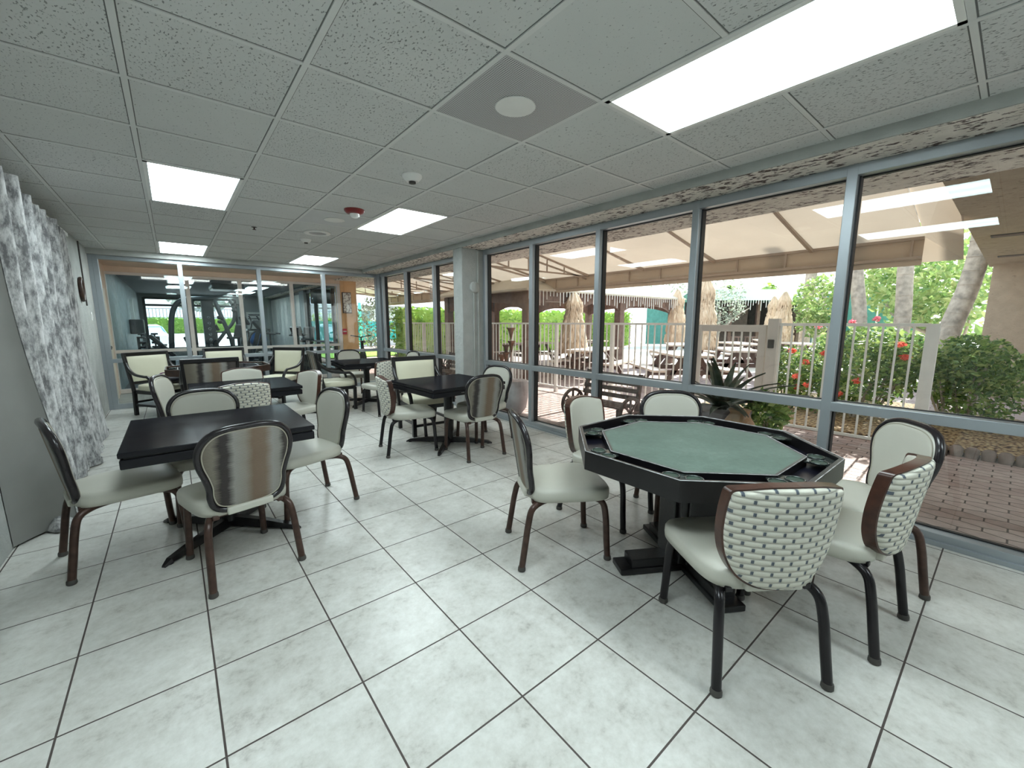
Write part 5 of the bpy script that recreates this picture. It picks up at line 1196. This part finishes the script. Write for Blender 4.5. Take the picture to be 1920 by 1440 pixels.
# wagon wheel benches
def make_bench(loc, rz, label):
    t = thing('garden_bench', label, 'bench', loc, rz, 'wagon wheel garden benches')
    for k in range(4): put('back_slat', MB().ob((0, 0.22 + 0.03 * k, 0.50 + 0.11 * k), (1.05, 0.025, 0.075), Matrix.Rotation(-0.2, 3, 'X')), 'bench_wood', t, bevel=0.004)
    put('seat_slats', MB().b(-0.52, 0.52, -0.2, -0.11, 0.38, 0.40).b(-0.52, 0.52, -0.09, 0.0, 0.38, 0.40).b(-0.52, 0.52, 0.02, 0.11, 0.38, 0.40).b(-0.52, 0.52, 0.13, 0.22, 0.38, 0.40), 'bench_wood', t)
    for s in (-1, 1):
        w = MB().tube([(s * 0.56, 0.24 * math.cos(a), 0.30 + 0.24 * math.sin(a)) for a in [k * PI / 14 for k in range(28)]], 0.028, 8, closed=True)
        for k in range(4):
            a = k * PI / 4; w.beam((s * 0.56, 0.23 * math.cos(a), 0.30 + 0.23 * math.sin(a)), (s * 0.56, -0.23 * math.cos(a), 0.30 - 0.23 * math.sin(a)), 0.02, 0.03)
        put('wheel', w, 'bench_wood', t)
        put('leg', MB().beam((s * 0.5, 0.2, 0), (s * 0.5, 0.33, 0.88), 0.05, 0.05).beam((s * 0.5, -0.2, 0), (s * 0.5, -0.2, 0.38), 0.05, 0.05), 'bench_wood', t)
    return t
BN = make_bench((4.35, 3.45, 0), math.radians(-90), 'dark slatted wagon wheel bench outside behind the card table chairs')
BN.scale = (0.86, 0.86, 0.80)
dup(BN, (4.6, 7.75, 0), math.radians(-90), 'dark slatted wagon wheel bench seen left of the column')
# metal flower
t = thing('metal_flower_sculpture', 'rusty brown metal calla flower sculpture outside near the column', 'sculpture', (4.55, 5.6, 0))
st = MB(); 
for k, (dx, dy, h, sc_) in enumerate([(0, -0.02, 1.28, 1.0), (0.05, 0.03, 1.05, 0.9), (-0.02, 0.10, 0.85, 0.9), (0.0, 0.24, 0.80, 1.0), (0.0, 0.12, 0.98, 0.8)]):
    st.tube(catmull([(0, 0, 0), (dx * .4, dy * .6, h * .5), (dx, dy, h - 0.16)], 5), 0.008, 6)
    put('flower', MB().lathe([(0.012, h - 0.2), (0.03, h - 0.12), (0.05 * sc_, h - 0.05), (0.085 * sc_, h)], (dx, dy, 0), 14), 'rust', t)
st.lathe([(0.12, 0), (0.12, 0.02)], n=16); put('stems', st, 'rust', t)
# plants near corner
for k, (x, y, l, mt) in enumerate([(4.3, 9.8, 'spiky pale plant in pot outside the far corner glass', 'leaf_grey'), (4.9, 8.6, 'small spiky dark plant in front of the far railing', 'leaf_dark')]):
    t = thing('potted_spiky_plant', l, 'potted plant', (x, y, 0)); put('pot', MB().lathe([(0.13, 0), (0.17, 0.3), (0.18, 0.32)], n=18), 'grey_pot', t)
    m = MB(); rn = random.Random(70 + k)
    for j in range(34):
        a = rn.uniform(0, 6.28); el = rn.uniform(0.2, 1.4); d = Vector((math.cos(a) * math.cos(el), math.sin(a) * math.cos(el), math.sin(el))); sd = Vector((-math.sin(a), math.cos(a), 0)) * 0.018; p = Vector((0, 0, 0.32)); q = p + d * rn.uniform(0.3, 0.5)
        m.add([p - sd, p + sd, q], [(0, 1, 2)])
    put('leaves', m, mt, t)
t = thing('bicycle', 'bicycle parked beyond the far glass near the orange pillar', 'bicycle', (3.6, 10.2, 0), math.radians(75))
for x in (-0.5, 0.5): put('wheel', MB().tube([(x + 0.33 * math.cos(a), 0, 0.34 + 0.33 * math.sin(a)) for a in [k * PI / 14 for k in range(28)]], 0.02, 6, closed=True), 'tyre', t)
put('frame', MB().tube([(-0.5, 0, 0.34), (-0.1, 0, 0.85), (0.35, 0, 0.9), (-0.05, 0, 0.35), (-0.5, 0, 0.34)], 0.018, 6).tube([(0.5, 0, 0.34), (0.33, 0, 1.0)], 0.018, 6), 'gym_black', t)
put('saddle', MB().b(-0.24, 0.0, -0.06, 0.06, 0.88, 0.93), 'gym_black', t, bevel=0.02); put('handlebar', MB().tube([(0.3, -0.25, 1.05), (0.33, 0, 1.0), (0.3, 0.25, 1.05)], 0.014, 6), 'gym_black', t)
# golf bag like cart by palms
t = thing('trash_cart', 'dark wheeled cart standing between the distant palm trunks', 'cart', (17.5, 4.0, 0))
put('body', MB().b(-0.25, 0.25, -0.25, 0.25, 0.2, 1.1), 'gym_black', t, bevel=0.05)
for sx in (-0.2, 0.2): put('wheel', MB().rings([[(sx + d_, 0.12 * math.cos(k * PI / 8), 0.10 + 0.12 * math.sin(k * PI / 8)) for k in range(16)] for d_ in (-0.03, 0.03)]), 'tyre', t); put('lid', MB().b(-0.28, 0.28, -0.28, 0.28, 1.1, 1.2), 'steel', t, bevel=0.03)

# ------------------------------------------------------------------ light and camera
w = bpy.data.worlds.new('sky'); sc.world = w; w.use_nodes = True; nt = w.node_tree; nt.nodes.clear()
out = nt.nodes.new('ShaderNodeOutputWorld'); bg = nt.nodes.new('ShaderNodeBackground')
tc = nt.nodes.new('ShaderNodeTexCoord'); z = sep(nt, tc.outputs['Generated'])[2]
L(nt, ramp(nt, z, [(0.0, (1.0, 1.0, 1.0)), (0.25, (0.92, 0.97, 1.0)), (1.0, (0.62, 0.80, 1.0))]), bg.inputs[0]); bg.inputs[1].default_value = 1.7
L(nt, bg.outputs[0], out.inputs[0])
s = bpy.data.lights.new('sun', 'SUN'); s.energy = 9.0; s.angle = math.radians(1.0); s.color = (1.0, 0.96, 0.9)
so = bpy.data.objects.new('sun', s); COL.objects.link(so)
so.rotation_euler = Vector((0.75, 0.03, 0.50)).to_track_quat('Z', 'Y').to_euler(); so.location = (10, 5, 12)

cam = bpy.data.cameras.new('camera'); co = bpy.data.objects.new('camera', cam); COL.objects.link(co)
cam.sensor_fit = 'HORIZONTAL'; cam.sensor_width = 36.0; cam.lens = 771.74 / 1920 * 36.0; cam.clip_start = 0.02; cam.clip_end = 300
yaw, pitch = 0.6866, -0.1493
co.location = (0, 0, 1.377); co.rotation_euler = (PI / 2 + pitch, 0, -yaw)
sc.camera = co
sc.view_settings.view_transform = 'Standard'; sc.view_settings.look = 'None'; sc.view_settings.gamma = 1.0; sc.view_settings.exposure = 0.95
sc.view_settings.use_curve_mapping = False
sc.cycles.transparent_max_bounces = 24; sc.cycles.max_bounces = 10; sc.cycles.diffuse_bounces = 6
sc.cycles.caustics_reflective = False; sc.cycles.caustics_refractive = False; sc.cycles.sample_clamp_indirect = 6.0
sc.cycles.use_denoising = True
